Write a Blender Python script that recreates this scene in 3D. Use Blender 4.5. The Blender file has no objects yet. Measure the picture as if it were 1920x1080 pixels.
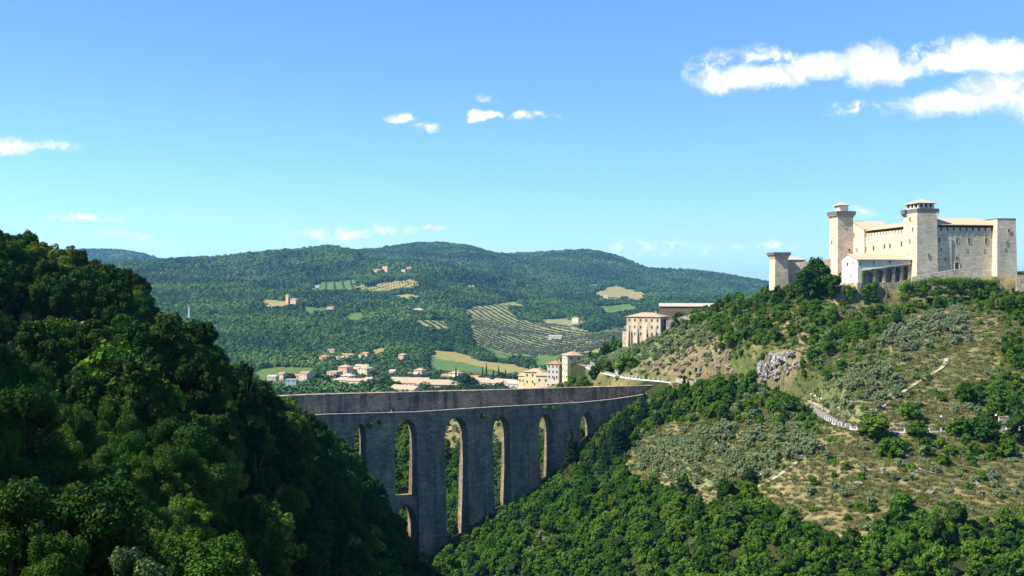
import bpy, bmesh, math, random
import numpy as np
from mathutils import Vector, Matrix
random.seed(7); rng = np.random.default_rng(7)
SC = bpy.context.scene; COL = SC.collection
R = math.radians
# ------------------------------------------------------------------ camera, sky, sun, exposure
FPX = 2000.0; HOR = 540.0                       # focal length in photo pixels, horizon row
cam = bpy.data.objects.new('camera', bpy.data.cameras.new('camera')); COL.objects.link(cam)
cam.data.sensor_width = 36; cam.data.lens = 36*FPX/1920; cam.rotation_euler = (R(90), 0, 0)
cam.data.clip_start = .5; cam.data.clip_end = 60000; SC.camera = cam
SUN_AZ, SUN_EL = 198.0, 47.0                    # azimuth counter-clockwise from +X
sd = Vector((math.cos(R(SUN_AZ))*math.cos(R(SUN_EL)), math.sin(R(SUN_AZ))*math.cos(R(SUN_EL)), math.sin(R(SUN_EL))))
sl = bpy.data.lights.new('sun', 'SUN'); sl.energy = 4.3; sl.angle = R(.53); sl.color = (1, .94, .82)
so = bpy.data.objects.new('sun', sl); COL.objects.link(so); so.rotation_euler = sd.to_track_quat('Z', 'Y').to_euler()
SC.view_settings.view_transform = 'Standard'; SC.view_settings.look = 'None'
SC.view_settings.exposure = 1.42; SC.view_settings.gamma = 1
SC.cycles.max_bounces = 5; SC.cycles.diffuse_bounces = 2; SC.cycles.glossy_bounces = 1; SC.cycles.volume_bounces = 0
SC.cycles.transmission_bounces = 2; SC.cycles.transparent_max_bounces = 4

class NT:
    def __init__(s, tree): s.t = tree; s.n = tree.nodes; s.l = tree.links
    def new(s, typ, **kw):
        n = s.n.new(typ)
        for k, v in kw.items():
            if k.startswith('i_'):
                key = k[2:]; key = int(key) if key.isdigit() else key.replace('_', ' ')
                inp = n.inputs[key]
                if hasattr(v, 'is_output'): s.l.new(v, inp)
                else: inp.default_value = v
            else: setattr(n, k, v)
        return n
    def math(s, op, a, b=0.0, c=None, clamp=False):
        n = s.n.new('ShaderNodeMath'); n.operation = op; n.use_clamp = clamp
        for i, v in enumerate([a, b] + ([c] if c is not None else [])):
            if hasattr(v, 'is_output'): s.l.new(v, n.inputs[i])
            else: n.inputs[i].default_value = v
        return n.outputs[0]
    def mix(s, f, a, b, typ='MIX'):
        n = s.n.new('ShaderNodeMix'); n.data_type = 'RGBA'; n.blend_type = typ
        for i, v in ((0, f), (6, a), (7, b)):
            if hasattr(v, 'is_output'): s.l.new(v, n.inputs[i])
            elif i == 0: n.inputs[i].default_value = v
            else: n.inputs[i].default_value = (*v[:3], 1)
        return n.outputs[2]
    def ramp(s, f, stops, interp='LINEAR'):
        n = s.n.new('ShaderNodeValToRGB'); n.color_ramp.interpolation = interp
        e = n.color_ramp.elements
        while len(e) < len(stops): e.new(.5)
        for k, (p, c) in enumerate(stops):
            e[k].position = p; e[k].color = (*c, 1) if len(c) == 3 else c
        s.l.new(f, n.inputs[0]); return n.outputs[0]

# world: Nishita sky, clouds laid out by direction
W = bpy.data.worlds.new('World'); SC.world = W; W.use_nodes = True
N = NT(W.node_tree); N.n.clear()
sky = N.new('ShaderNodeTexSky', sky_type='NISHITA', sun_disc=False)
sky.sun_elevation = R(SUN_EL); sky.sun_rotation = -math.atan2(sd.x, sd.y); sky.altitude = 400
sky.air_density = 1.0; sky.dust_density = .3; sky.ozone_density = 1.6
tc = N.new('ShaderNodeTexCoord'); sep = N.new('ShaderNodeSeparateXYZ', i_0=tc.outputs['Generated'])
yy = N.math('MAXIMUM', sep.outputs[1], .05)
uu = N.math('DIVIDE', sep.outputs[0], yy); vv = N.math('DIVIDE', sep.outputs[2], yy)
uv = N.new('ShaderNodeCombineXYZ', i_0=uu, i_1=vv).outputs[0]
def fbm(vec, scale, det=6, rough=.6, offs=0):
    m = N.new('ShaderNodeMapping', i_Vector=vec, i_Location=(offs, offs, offs))
    return N.new('ShaderNodeTexNoise', i_Vector=m.outputs[0], i_Scale=scale, i_Detail=det, i_Roughness=rough).outputs['Fac']
CL = [(1352,152,62,34,0),(1395,146,80,38,.05),(1470,138,110,32,.08),(1540,126,90,36,.08),(1632,122,88,56,0),(1690,134,70,30,.35),
      (1770,118,70,34,.2),(1835,104,100,52,0),(1900,108,100,46,0),(1800,190,190,34,.10),(1870,168,120,46,.05),(1960,190,110,60,0),
      (748,222,46,16,.03),(905,217,44,13,.15),(972,215,28,9,.1),(20,272,72,22,-.05),(820,425,30,9,0)]
WI = [(1340,122,70,30,.3),(1430,105,60,30,0),(1478,112,60,24,0),(1740,95,60,26,.3),(660,437,150,15,.06),(1240,466,120,18,0),(800,242,34,12,0),(105,276,50,14,0),
      (905,184,20,9,0),(1600,205,60,16,.1),(1440,460,80,10,0),(160,410,90,11,0),(1000,220,60,9,0),(1595,396,50,16,0),(230,440,60,9,0)]
d1 = N.new('ShaderNodeTexNoise', i_Vector=uv, i_Scale=34., i_Detail=8., i_Roughness=.66)
dv = N.new('ShaderNodeVectorMath', operation='SUBTRACT', i_0=d1.outputs['Color'], i_1=(.5, .5, .5))
ds = N.new('ShaderNodeVectorMath', operation='MULTIPLY', i_0=dv.outputs[0], i_1=(.045, .022, 0))
uvd = N.new('ShaderNodeVectorMath', operation='ADD', i_0=uv, i_1=ds.outputs[0]).outputs[0]
def blobs(L):
    acc = None
    for (cx, cy, rx, ry, rot) in L:
        m = N.new('ShaderNodeMapping', vector_type='TEXTURE', i_Vector=uvd, i_Location=((cx-960)/FPX, (HOR-cy)/FPX, 0), i_Rotation=(0, 0, rot), i_Scale=(rx/FPX, ry/FPX, 1))
        sp = N.new('ShaderNodeSeparateXYZ', i_0=m.outputs[0])
        cb = N.new('ShaderNodeCombineXYZ', i_0=sp.outputs[0], i_1=sp.outputs[1])
        g = N.new('ShaderNodeTexGradient', gradient_type='SPHERICAL', i_Vector=cb.outputs[0]).outputs['Fac']
        acc = g if acc is None else N.math('MAXIMUM', acc, g)
    return acc
cA = blobs(CL); cB = blobs(WI)
nf = fbm(uvd, 70, 9, .66)
cov = N.math('ADD', N.math('MULTIPLY', cA, 2.6), N.math('MULTIPLY', N.math('SUBTRACT', nf, .52), 1.8))
cov = N.new('ShaderNodeMapRange', interpolation_type='SMOOTHSTEP', i_Value=cov, i_1=.15, i_2=2.0).outputs[0]
covB = N.math('MULTIPLY', cB, N.new('ShaderNodeMapRange', interpolation_type='SMOOTHSTEP', i_Value=nf, i_1=.38, i_2=.72).outputs[0])
covB = N.math('MULTIPLY', covB, 1.5, clamp=True)
cov = N.math('MAXIMUM', cov, covB)
cov = N.math('MULTIPLY', cov, N.math('GREATER_THAN', sep.outputs[1], .06))
SKY_T = (.76, 1.11, 1.50)
tint = N.mix(1.0, sky.outputs[0], SKY_T, 'MULTIPLY')
lum = N.new('ShaderNodeMapRange', i_Value=fbm(uvd, 40, 6, .62, 3.1), i_1=.36, i_2=.56).outputs[0]
cc = N.mix(lum, (6.3, 6.7, 7.3), (10.5, 10.5, 10.5))
skyc = N.mix(cov, tint, cc)
bg = N.new('ShaderNodeBackground', i_Color=skyc, i_Strength=.052)
N.l.new(bg.outputs[0], N.new('ShaderNodeOutputWorld').inputs[0])

# ------------------------------------------------------------------ helpers
def tag(o, label=None, cat=None, group=None, kind=None):
    if label: o['label'] = label
    if cat: o['category'] = cat
    if group: o['group'] = group
    if kind: o['kind'] = kind
    return o
def empty(name, loc=(0, 0, 0), rz=0):
    o = bpy.data.objects.new(name, None); COL.objects.link(o); o.location = loc; o.rotation_euler = (0, 0, rz); o.empty_display_size = .5
    return o
class MB:                                       # collects polygons, then becomes one mesh
    def __init__(s): s.v = []; s.f = []; s.mi = []
    def quad(s, *p):
        k = len(s.v); s.v += [tuple(q) for q in p]; s.f.append(tuple(range(k, k+len(p))))
    def box(s, c, d, rz=0, taper=1.0, M=None):
        cx, cy, cz = c; a, b, h = d[0]/2, d[1]/2, d[2]/2; co, si = math.cos(rz), math.sin(rz); k = len(s.v)
        for z, t in ((-h, 1), (h, taper)):
            for x, y in ((-a, -b), (a, -b), (a, b), (-a, b)):
                x2, y2 = x*t, y*t; p = Vector((cx+x2*co-y2*si, cy+x2*si+y2*co, cz+z))
                s.v.append(tuple(M @ p if M else p))
        s.f += [(k, k+3, k+2, k+1), (k+4, k+5, k+6, k+7), (k, k+1, k+5, k+4), (k+1, k+2, k+6, k+5), (k+2, k+3, k+7, k+6), (k+3, k, k+4, k+7)]
    def bar(s, a, b, w, h=None):                # box beam from a to b
        a = Vector(a); b = Vector(b); h = h or w; d = (b-a).normalized(); up = Vector((0, 0, 1)) if abs(d.z) < .95 else Vector((1, 0, 0))
        x = d.cross(up).normalized()*w/2; y = x.cross(d).normalized()*h/2; k = len(s.v)
        for p in (a, b):
            for q in (-x-y, x-y, x+y, -x+y): s.v.append(tuple(p+q))
        s.f += [(k, k+1, k+2, k+3), (k+7, k+6, k+5, k+4), (k, k+4, k+5, k+1), (k+1, k+5, k+6, k+2), (k+2, k+6, k+7, k+3), (k+3, k+7, k+4, k)]
    def tube(s, pts, rad, n=7, cap=True):
        base = len(s.v); m = len(pts)
        for i, p in enumerate(pts):
            p = Vector(p); d = (Vector(pts[min(i+1, m-1)])-Vector(pts[max(i-1, 0)])).normalized()
            up = Vector((0, 0, 1)) if abs(d.z) < .9 else Vector((1, 0, 0)); x = d.cross(up).normalized(); y = d.cross(x)
            for k in range(n):
                a = 2*math.pi*k/n; s.v.append(tuple(p+(x*math.cos(a)+y*math.sin(a))*rad[i]))
        for i in range(m-1):
            for k in range(n):
                k2 = (k+1) % n; s.f.append((base+i*n+k, base+i*n+k2, base+(i+1)*n+k2, base+(i+1)*n+k))
        if cap: s.f.append(tuple(base+(m-1)*n+k for k in range(n))); s.f.append(tuple(base+k for k in range(n))[::-1])
    def prism(s, poly, z0, z1):
        k = len(s.v); n = len(poly)
        s.v += [(x, y, z0) for x, y in poly] + [(x, y, z1) for x, y in poly]
        s.f.append(tuple(range(k+n-1, k-1, -1))); s.f.append(tuple(range(k+n, k+2*n)))
        for i in range(n): j = (i+1) % n; s.f.append((k+i, k+j, k+n+j, k+n+i))
    def mesh(s, name, mat, M=None, smooth=False):
        me = bpy.data.meshes.new(name); v = s.v if M is None else [tuple(M @ Vector(p)) for p in s.v]
        me.from_pydata(v, [], s.f); me.materials.append(mat); me.update()
        if smooth: me.polygons.foreach_set('use_smooth', [True]*len(me.polygons))
        return me
    def build(s, name, mat, parent=None, M=None, smooth=False):
        o = bpy.data.objects.new(name, s.mesh(name, mat, M, smooth)); COL.objects.link(o)
        if parent is not None: o.parent = parent
        return o
def npmesh(name, V, F, mat, smooth=False):      # numpy verts, quads or tris
    me = bpy.data.meshes.new(name); V = np.asarray(V, np.float32); F = np.asarray(F, np.int32); nf, k = F.shape
    me.vertices.add(len(V)); me.vertices.foreach_set('co', V.ravel())
    me.loops.add(nf*k); me.loops.foreach_set('vertex_index', F.ravel())
    me.polygons.add(nf); me.polygons.foreach_set('loop_start', np.arange(0, nf*k, k)); me.polygons.foreach_set('loop_total', np.full(nf, k))
    if smooth: me.polygons.foreach_set('use_smooth', np.ones(nf, bool))
    me.materials.append(mat); me.update(calc_edges=True); return me
def inpoly(px, py, P):
    px = np.asarray(px, float); py = np.asarray(py, float); c = np.zeros(px.shape, bool); n = len(P)
    for i in range(n):
        x1, y1 = P[i]; x2, y2 = P[(i+1) % n]
        if y1 == y2: continue
        c ^= ((y1 > py) != (y2 > py)) & (px < (x2-x1)*(py-y1)/(y2-y1)+x1)
    return c
def vnoise(x, y, seed=0):                       # value noise, vectorised
    x = np.asarray(x, float); y = np.asarray(y, float)
    xi = np.floor(x).astype(np.int64); yi = np.floor(y).astype(np.int64); fx = x-xi; fy = y-yi
    fx = fx*fx*(3-2*fx); fy = fy*fy*(3-2*fy)
    def h(a, b):
        n = (a*374761393 + b*668265263 + seed*1442695041) & 0xffffffff
        n = ((n ^ (n >> 13))*1274126177) & 0xffffffff
        return ((n ^ (n >> 16)) & 0xffff)/65535.0
    return (h(xi, yi)*(1-fx)+h(xi+1, yi)*fx)*(1-fy)+(h(xi, yi+1)*(1-fx)+h(xi+1, yi+1)*fx)*fy
def fbmn(x, y, o=4, seed=0):
    s = 0; a = .5
    for k in range(o): s = s+a*(vnoise(x*2**k, y*2**k, seed+k)-.5); a *= .5
    return s

# ------------------------------------------------------------------ materials
def mat(name):
    m = bpy.data.materials.new(name); m.use_nodes = True; nt = NT(m.node_tree); nt.n.clear()
    out = nt.new('ShaderNodeOutputMaterial'); b = nt.new('ShaderNodeBsdfPrincipled'); nt.l.new(b.outputs[0], out.inputs[0])
    return m, nt, b, out
def stone(name, c1, c2, scale=.25, rough=.85, brick=None, stain=0, bump=.25):
    m, nt, b, out = mat(name); tcn = nt.new('ShaderNodeTexCoord'); ob = tcn.outputs['Object']
    n1 = nt.new('ShaderNodeTexNoise', i_Vector=ob, i_Scale=scale, i_Detail=8., i_Roughness=.65)
    n2 = nt.new('ShaderNodeTexNoise', i_Vector=ob, i_Scale=scale*9, i_Detail=4., i_Roughness=.6)
    f = nt.math('ADD', nt.math('MULTIPLY', n1.outputs[0], .6), nt.math('MULTIPLY', n2.outputs[0], .4))
    c = nt.ramp(f, [(.36, c1), (.62, c2)])
    if brick:                                   # coursed masonry: horizontal courses by height, joints by noise
        mp = nt.new('ShaderNodeMapping', i_Vector=ob, i_Scale=(.16, .16, 1/brick))
        w = nt.new('ShaderNodeTexNoise', i_Vector=mp.outputs[0], i_Scale=1., i_Detail=3., i_Roughness=.7)
        c = nt.mix(.45, c, nt.ramp(w.outputs[0], [(.35, (.66, .64, .62)), (.6, (1.1, 1.08, 1.06))]), 'MULTIPLY')
    if name in ('bridge_stone', 'channel_wall_stone', 'castle_stone', 'castle_plaster', 'rubble_stone'):
        mp = nt.new('ShaderNodeMapping', i_Vector=ob, i_Scale=(.5, .5, 1.15))
        vo = nt.new('ShaderNodeTexVoronoi', i_Vector=mp.outputs[0], i_Scale=1.1)
        sp_ = nt.new('ShaderNodeSeparateColor', i_0=vo.outputs['Color'])
        k_ = .42 if 'castle' in name else .75
        c = nt.mix(k_, c, nt.ramp(sp_.outputs[0], [(0, (.62, .60, .58)), (1, (1.3, 1.28, 1.22))]), 'MULTIPLY')
        n4 = nt.new('ShaderNodeTexNoise', i_Vector=ob, i_Scale=.055, i_Detail=4., i_Roughness=.6)
        c = nt.mix(k_, c, nt.ramp(n4.outputs[0], [(.36, (.66, .68, .70)), (.6, (1.2, 1.15, 1.08))]), 'MULTIPLY')
    if stain:
        mp = nt.new('ShaderNodeMapping', i_Vector=ob, i_Scale=(.22, .22, .035))
        w = nt.new('ShaderNodeTexNoise', i_Vector=mp.outputs[0], i_Scale=1., i_Detail=6., i_Roughness=.7)
        c = nt.mix(stain, c, nt.ramp(w.outputs[0], [(.38, (.22, .23, .25)), (.56, (1, 1, 1))]), 'MULTIPLY')
    nt.l.new(c, b.inputs['Base Color']); b.inputs['Roughness'].default_value = rough; b.inputs['Specular IOR Level'].default_value = .2
    bp = nt.new('ShaderNodeBump', i_Strength=bump, i_Distance=.3, i_Height=n2.outputs[0]); nt.l.new(bp.outputs[0], b.inputs['Normal'])
    return m
def rooftile(name, c1, c2):
    m, nt, b, out = mat(name); tcn = nt.new('ShaderNodeTexCoord')
    n1 = nt.new('ShaderNodeTexNoise', i_Vector=tcn.outputs['Object'], i_Scale=1.1, i_Detail=6., i_Roughness=.7)
    nt.l.new(nt.ramp(n1.outputs[0], [(.36, c1), (.64, c2)]), b.inputs['Base Color']); b.inputs['Roughness'].default_value = .9
    return m
def plain(name, c, rough=.6, metal=0):
    m, nt, b, out = mat(name); tcn = nt.new('ShaderNodeTexCoord')
    n1 = nt.new('ShaderNodeTexNoise', i_Vector=tcn.outputs['Object'], i_Scale=2.3, i_Detail=5.)
    nt.l.new(nt.ramp(n1.outputs[0], [(.3, tuple(x*.82 for x in c)), (.7, tuple(min(1, x*1.1) for x in c))]), b.inputs['Base Color'])
    b.inputs['Roughness'].default_value = rough; b.inputs['Metallic'].default_value = metal; return m
def foliage(name, cols, trans=.18, nscale=.35, lo=.45):
    m, nt, b, out = mat(name); tcn = nt.new('ShaderNodeTexCoord'); oi = nt.new('ShaderNodeObjectInfo'); geo = nt.new('ShaderNodeNewGeometry')
    n1 = nt.new('ShaderNodeTexNoise', i_Vector=tcn.outputs['Object'], i_Scale=nscale, i_Detail=3., i_Roughness=.7)
    r = nt.math('ADD', nt.math('MULTIPLY', oi.outputs['Random'], .62), nt.math('MULTIPLY', n1.outputs[0], .38))
    c = nt.ramp(r, cols)
    c = nt.mix(1.0, c, nt.ramp(geo.outputs['Random Per Island'], [(0, (lo, lo+.05, lo)), (.7, (1.05, 1.05, 1.0)), (1, (1.6, 1.5, 1.35))]), 'MULTIPLY')
    nt.l.new(c, b.inputs['Base Color']); b.inputs['Roughness'].default_value = .8; b.inputs['Specular IOR Level'].default_value = .06
    if trans:
        tr = nt.new('ShaderNodeBsdfTranslucent', i_Color=nt.mix(1., c, (1.0, 1.15, .45), 'MULTIPLY'))
        mx = nt.new('ShaderNodeMixShader', i_0=trans, i_1=b.outputs[0], i_2=tr.outputs[0]); nt.l.new(mx.outputs[0], out.inputs[0])
    return m
M_bridge = stone('bridge_stone', (.16, .128, .095), (.31, .255, .19), .12, brick=1.6, stain=.55)
M_bwall = stone('channel_wall_stone', (.28, .20, .14), (.41, .31, .225), .10, brick=2.2, stain=.85)
M_cast = stone('castle_stone', (.50, .435, .33), (.60, .52, .40), .12, brick=1.1, stain=.12)
M_cast2 = stone('castle_plaster', (.60, .55, .45), (.72, .67, .57), .1, stain=.12)
M_rub = stone('rubble_stone', (.26, .235, .19), (.5, .46, .38), .5, brick=.8, stain=.3, bump=.6)
M_ruin = stone('old_plaster', (.42, .30, .20), (.62, .53, .38), .22, stain=.35)
M_cream = stone('cream_plaster', (.52, .45, .31), (.64, .56, .40), .2, stain=.1)
M_yellow = stone('yellow_plaster', (.50, .41, .22), (.62, .53, .31), .2, stain=.1)
M_white = plain('white_plaster', (.42, .40, .36), .8)
M_pink = plain('pink_plaster', (.55, .33, .25), .8)
M_orange = plain('orange_plaster', (.60, .34, .16), .8)
M_greyw = plain('grey_concrete', (.42, .40, .37), .85)
M_blue = plain('blue_panel', (.30, .36, .46), .5)
M_tile = rooftile('pale_roof_tile', (.24, .165, .11), (.41, .31, .205))
M_tile2 = rooftile('castle_roof_tile', (.34, .245, .155), (.48, .36, .235))
M_tiler = rooftile('red_roof_tile', (.26, .10, .05), (.42, .19, .10))
M_tileg = rooftile('grey_roof_tile', (.28, .23, .19), (.44, .38, .31))
M_dark = plain('dark_opening', (.022, .022, .024), .5)
M_glass = plain('window_glass', (.035, .045, .055), .15)
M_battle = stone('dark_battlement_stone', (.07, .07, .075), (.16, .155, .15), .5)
M_woodshade = plain('dark_timber_and_shade', (.07, .045, .03), .8)  # door timber; its dark tone also stands for shade under castle roofs
M_brown = plain('brown_boards', (.14, .095, .065), .8)
M_paint = plain('white_painted_concrete', (.78, .78, .76), .6)
M_metal = plain('lamp_metal', (.09, .10, .10), .45, .6)
M_lampg = plain('lamp_shade_metal', (.55, .58, .62), .4)
M_asph = stone('road_surface', (.15, .14, .13), (.21, .20, .185), .5, bump=.05)
M_rock2 = stone('tawny_rock', (.13, .10, .07), (.33, .27, .20), .5, bump=1.0)
M_rock = stone('limestone_rock', (.085, .078, .068), (.36, .345, .32), .45, bump=1.0)
M_bark = stone('bark', (.06, .045, .03), (.14, .11, .08), 2.)
BL = [(0, (.020, .055, .008)), (.3, (.034, .090, .010)), (.52, (.060, .130, .012)), (.8, (.095, .165, .018)), (1, (.14, .165, .03))]
M_leaf = foliage('broad_leaves', BL)
M_leafd = foliage('dark_leaves', [(0, (.016, .044, .009)), (.45, (.027, .066, .011)), (.8, (.044, .092, .014)), (1, (.065, .095, .018))])
M_leafb = foliage('bright_leaves', [(0, (.050, .125, .010)), (.5, (.075, .165, .014)), (1, (.12, .20, .02))])
M_holm = foliage('holm_oak_leaves', [(0, (.007, .020, .005)), (.4, (.012, .034, .006)), (.75, (.026, .058, .009)), (1, (.055, .075, .014))], .08)  # holm oak green, lowered further to deepen the left wood's shade
M_holm2 = foliage('oak_leaves', [(0, (.009, .028, .006)), (.35, (.020, .056, .008)), (.6, (.042, .092, .011)), (.82, (.085, .132, .016)), (1, (.12, .115, .022))], .12, nscale=.22)  # tree green, also set darker for the shade of the left wood
M_silver = foliage('silver_leaves', [(0, (.045, .095, .03)), (1, (.10, .155, .06))], .25)
M_olive = foliage('olive_leaves', [(0, (.15, .205, .115)), (.5, (.20, .255, .15)), (1, (.26, .30, .19))], .36, lo=.7)
M_con = foliage('conifer_needles', [(0, (.010, .028, .012)), (.6, (.016, .042, .014)), (1, (.026, .052, .018))], .06)
M_brn = foliage('brown_leaves', [(0, (.09, .06, .02)), (1, (.14, .09, .03))])
def farmat(name, cols, sc):
    m, nt, b, out = mat(name); oi = nt.new('ShaderNodeObjectInfo'); geo = nt.new('ShaderNodeNewGeometry')
    n1 = nt.new('ShaderNodeTexNoise', i_Vector=geo.outputs['Position'], i_Scale=sc, i_Detail=4., i_Roughness=.55)
    n1 = nt.new('ShaderNodeMapRange', i_Value=n1.outputs[0], i_1=.32, i_2=.68).outputs[0]
    c = nt.ramp(nt.math('ADD', nt.math('MULTIPLY', oi.outputs['Random'], .26), nt.math('MULTIPLY', n1, .74)), cols)
    nt.l.new(c, b.inputs['Base Color']); b.inputs['Roughness'].default_value = .7; b.inputs['Specular IOR Level'].default_value = .15; return m
M_far = farmat('far_crowns', [(0, (.008, .028, .013)), (.32, (.018, .054, .015)), (.56, (.036, .086, .018)), (.8, (.070, .130, .026)), (1, (.11, .155, .036))], .0045)
M_skin = plain('skin', (.5, .3, .22)); M_red = plain('red_cloth', (.55, .04, .03), .9); M_navy = plain('navy_cloth', (.03, .04, .08), .9)
M_pale = plain('pale_cloth', (.6, .6, .58), .9); M_hair = plain('hair', (.04, .025, .015), .8)

# ------------------------------------------------------------------ terrain: height table over direction and distance
YL = np.array([8, 20, 50, 100])                 # helper only
cols = {   # px column : (distance, height) of the bare ground
 -6000: [(3, -1), (20, 4), (50, 15), (100, 32), (200, 70), (400, 85), (800, 40), (1100, 0)],
 -2500: [(3, -2), (20, 1), (50, 14), (75, 48), (100, 60), (200, 64), (300, 62), (600, 40), (1100, -40)],  # unseen hillside, raised to throw shade on the left wood
 -1000: [(3, -2), (20, -3), (50, 2), (80, 20), (105, 46), (150, 60), (230, 62), (300, 50), (450, 20), (800, -40), (1100, -90)],  # unseen ground out left, built up to shade the left wood
 -300: [(3, -2.5), (20, -5), (50, -9), (100, 0), (150, 16), (200, 22), (280, 24), (360, 10), (500, -20), (800, -70), (1100, -105)],
 0: [(3, -3), (20, -6), (50, -15), (80, -19), (120, -17), (165, -10.5), (215, -6), (265, 7), (330, 0), (420, -20), (600, -50), (1000, -112)],
 130: [(3, -3), (20, -7), (50, -16), (80, -21), (120, -19), (165, -12.5), (215, -9), (265, 1), (330, -8), (420, -25), (600, -60), (1000, -112)],
 250: [(3, -3), (20, -8), (50, -17), (80, -23), (120, -21), (165, -14), (215, -13), (262, -6), (330, -20), (420, -32), (600, -70), (1000, -112)],
 400: [(3, -3.2), (20, -9), (50, -19), (90, -27), (130, -25), (175, -15.5), (215, -19), (300, -32), (400, -38), (490, -42), (600, -75), (720, -80), (1000, -112)],
 470: [(3, -3.4), (20, -9.5), (50, -21), (90, -33), (140, -33), (190, -24), (250, -32), (330, -38), (430, -44), (490, -47), (600, -80), (720, -78), (1000, -112)],
 540: [(3, -3.6), (20, -10), (50, -24), (90, -37), (150, -42), (220, -33), (290, -40), (380, -50), (480, -68), (540, -86), (600, -88), (720, -77), (1000, -112)],
 600: [(3, -3.8), (20, -11), (50, -27), (90, -43), (160, -54), (250, -43), (320, -48), (400, -66), (480, -86), (560, -98), (640, -92), (720, -77), (820, -92), (1000, -112)],
 660: [(3, -4), (20, -12), (50, -30), (90, -50), (170, -68), (280, -56), (350, -62), (430, -84), (490, -106), (560, -110), (640, -96), (720, -77), (820, -92), (1000, -112)],
 720: [(3, -4), (20, -13), (50, -32), (100, -60), (200, -88), (300, -76), (380, -80), (450, -106), (500, -121), (560, -118), (640, -98), (720, -76), (820, -92), (1000, -112)],
 775: [(3, -4), (20, -14), (50, -34), (100, -64), (200, -100), (300, -112), (400, -112), (460, -118), (510, -126), (570, -120), (640, -98), (720, -76), (820, -92), (1000, -112)],
 810: [(3, -4), (20, -14), (50, -34), (100, -64), (200, -105), (300, -130), (400, -136), (460, -137), (512, -131), (570, -120), (640, -98), (720, -75), (820, -92), (1000, -112)],
 900: [(3, -4), (20, -14), (50, -35), (100, -65), (200, -108), (300, -136), (390, -138), (450, -128), (528, -118), (600, -108), (650, -92), (720, -74), (820, -90), (1000, -112)],
 1000: [(3, -4), (20, -14), (50, -35), (100, -65), (200, -108), (300, -138), (370, -130), (430, -117), (500, -108), (545, -104), (600, -98), (660, -82), (720, -73), (780, -71.5), (880, -88), (1050, -112)],
 1080: [(3, -4), (20, -14), (50, -35), (100, -65), (200, -108), (300, -136), (350, -124), (400, -112), (460, -100), (520, -92), (556, -86), (600, -80), (650, -70), (690, -63), (740, -62), (800, -66), (900, -90), (1100, -112)],
 1150: [(3, -4), (20, -14), (50, -35), (100, -65), (200, -108), (300, -128), (350, -116), (400, -104), (450, -93), (500, -84), (535, -77), (560, -70), (600, -60), (640, -53), (700, -47), (760, -44), (820, -52), (900, -85), (1100, -112)],
 1220: [(3, -4), (20, -14), (50, -35), (100, -65), (200, -107), (290, -120), (340, -108), (380, -98), (430, -84), (480, -74), (530, -68), (560, -63), (578, -57), (592, -53), (612, -52), (640, -44), (680, -36.5), (740, -34), (800, -45), (900, -80), (1100, -112)],
 1300: [(3, -4), (20, -14), (50, -35), (100, -64), (200, -105), (280, -110), (330, -98), (380, -83), (430, -70), (480, -60), (530, -54), (560, -52), (590, -44), (620, -33), (650, -23.5), (690, -19), (740, -18), (800, -35), (900, -70), (1100, -112)],
 1400: [(3, -4), (20, -14), (50, -34), (100, -62), (200, -98), (270, -98), (320, -86), (350, -78), (390, -68), (440, -58.5), (490, -53), (510, -51), (535, -38), (565, -26), (600, -15), (630, -8), (650, -6), (700, -14), (800, -50), (1100, -112)],
 1460: [(3, -4), (20, -14), (50, -34), (100, -60), (200, -94), (260, -94), (305, -83), (340, -74), (380, -64), (430, -56), (475, -52.5), (500, -46), (525, -31), (555, -17), (590, -6), (620, -3), (680, -6), (800, -45), (1100, -112)],
 1520: [(3, -4), (20, -14), (50, -33), (100, -58), (200, -90), (255, -91), (300, -80), (335, -70.5), (365, -63), (400, -56), (440, -52.2), (460, -51.5), (480, -43), (510, -29), (540, -15), (575, -3), (600, 0), (690, 0), (800, -40), (1100, -112)],
 1600: [(3, -4), (20, -14), (50, -33), (100, -58), (200, -86), (250, -88), (290, -78), (320, -71), (350, -62.5), (378, -55), (386, -52.1), (394, -51.9), (410, -47), (450, -35), (490, -26), (530, -17), (549, -11), (555, 2), (600, 3), (700, 3), (800, -35), (1100, -112)],
 1720: [(3, -4), (20, -14), (50, -33), (100, -58), (200, -85), (250, -86), (285, -77.5), (315, -69), (345, -61), (374, -54.5), (383, -52.1), (391, -51.9), (408, -48), (445, -36.5), (480, -25), (515, -17), (540, -9), (551, -5), (555, 4), (570, 6), (700, 6), (800, -35), (1100, -112)],
 1800: [(3, -4), (20, -14), (50, -33), (100, -58), (200, -84), (250, -86), (285, -77), (315, -69), (345, -61.5), (374, -54.5), (383, -52.1), (391, -51.9), (408, -48), (445, -36), (480, -24), (510, -15), (535, -9), (549, -5), (554, 5), (570, 8.5), (700, 8), (800, -35), (1100, -112)],
 1920: [(3, -4), (20, -14), (50, -33), (100, -58), (200, -84), (250, -86), (285, -77), (315, -69), (345, -61.5), (376, -54.5), (385, -52.1), (393, -51.9), (410, -48), (445, -36), (480, -23), (510, -12), (540, -2), (560, 7), (580, 8.5), (700, 7), (800, -35), (1100, -112)],
 2600: [(3, -3), (20, -12), (50, -28), (100, -50), (200, -74), (300, -72), (360, -60), (420, -52), (480, -40), (540, -20), (600, -10), (700, -12), (900, -60), (1100, -100)],
 5000: [(3, -2), (20, -8), (50, -18), (100, -35), (200, -55), (300, -60), (500, -50), (700, -50), (1100, -90)],
}
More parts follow.
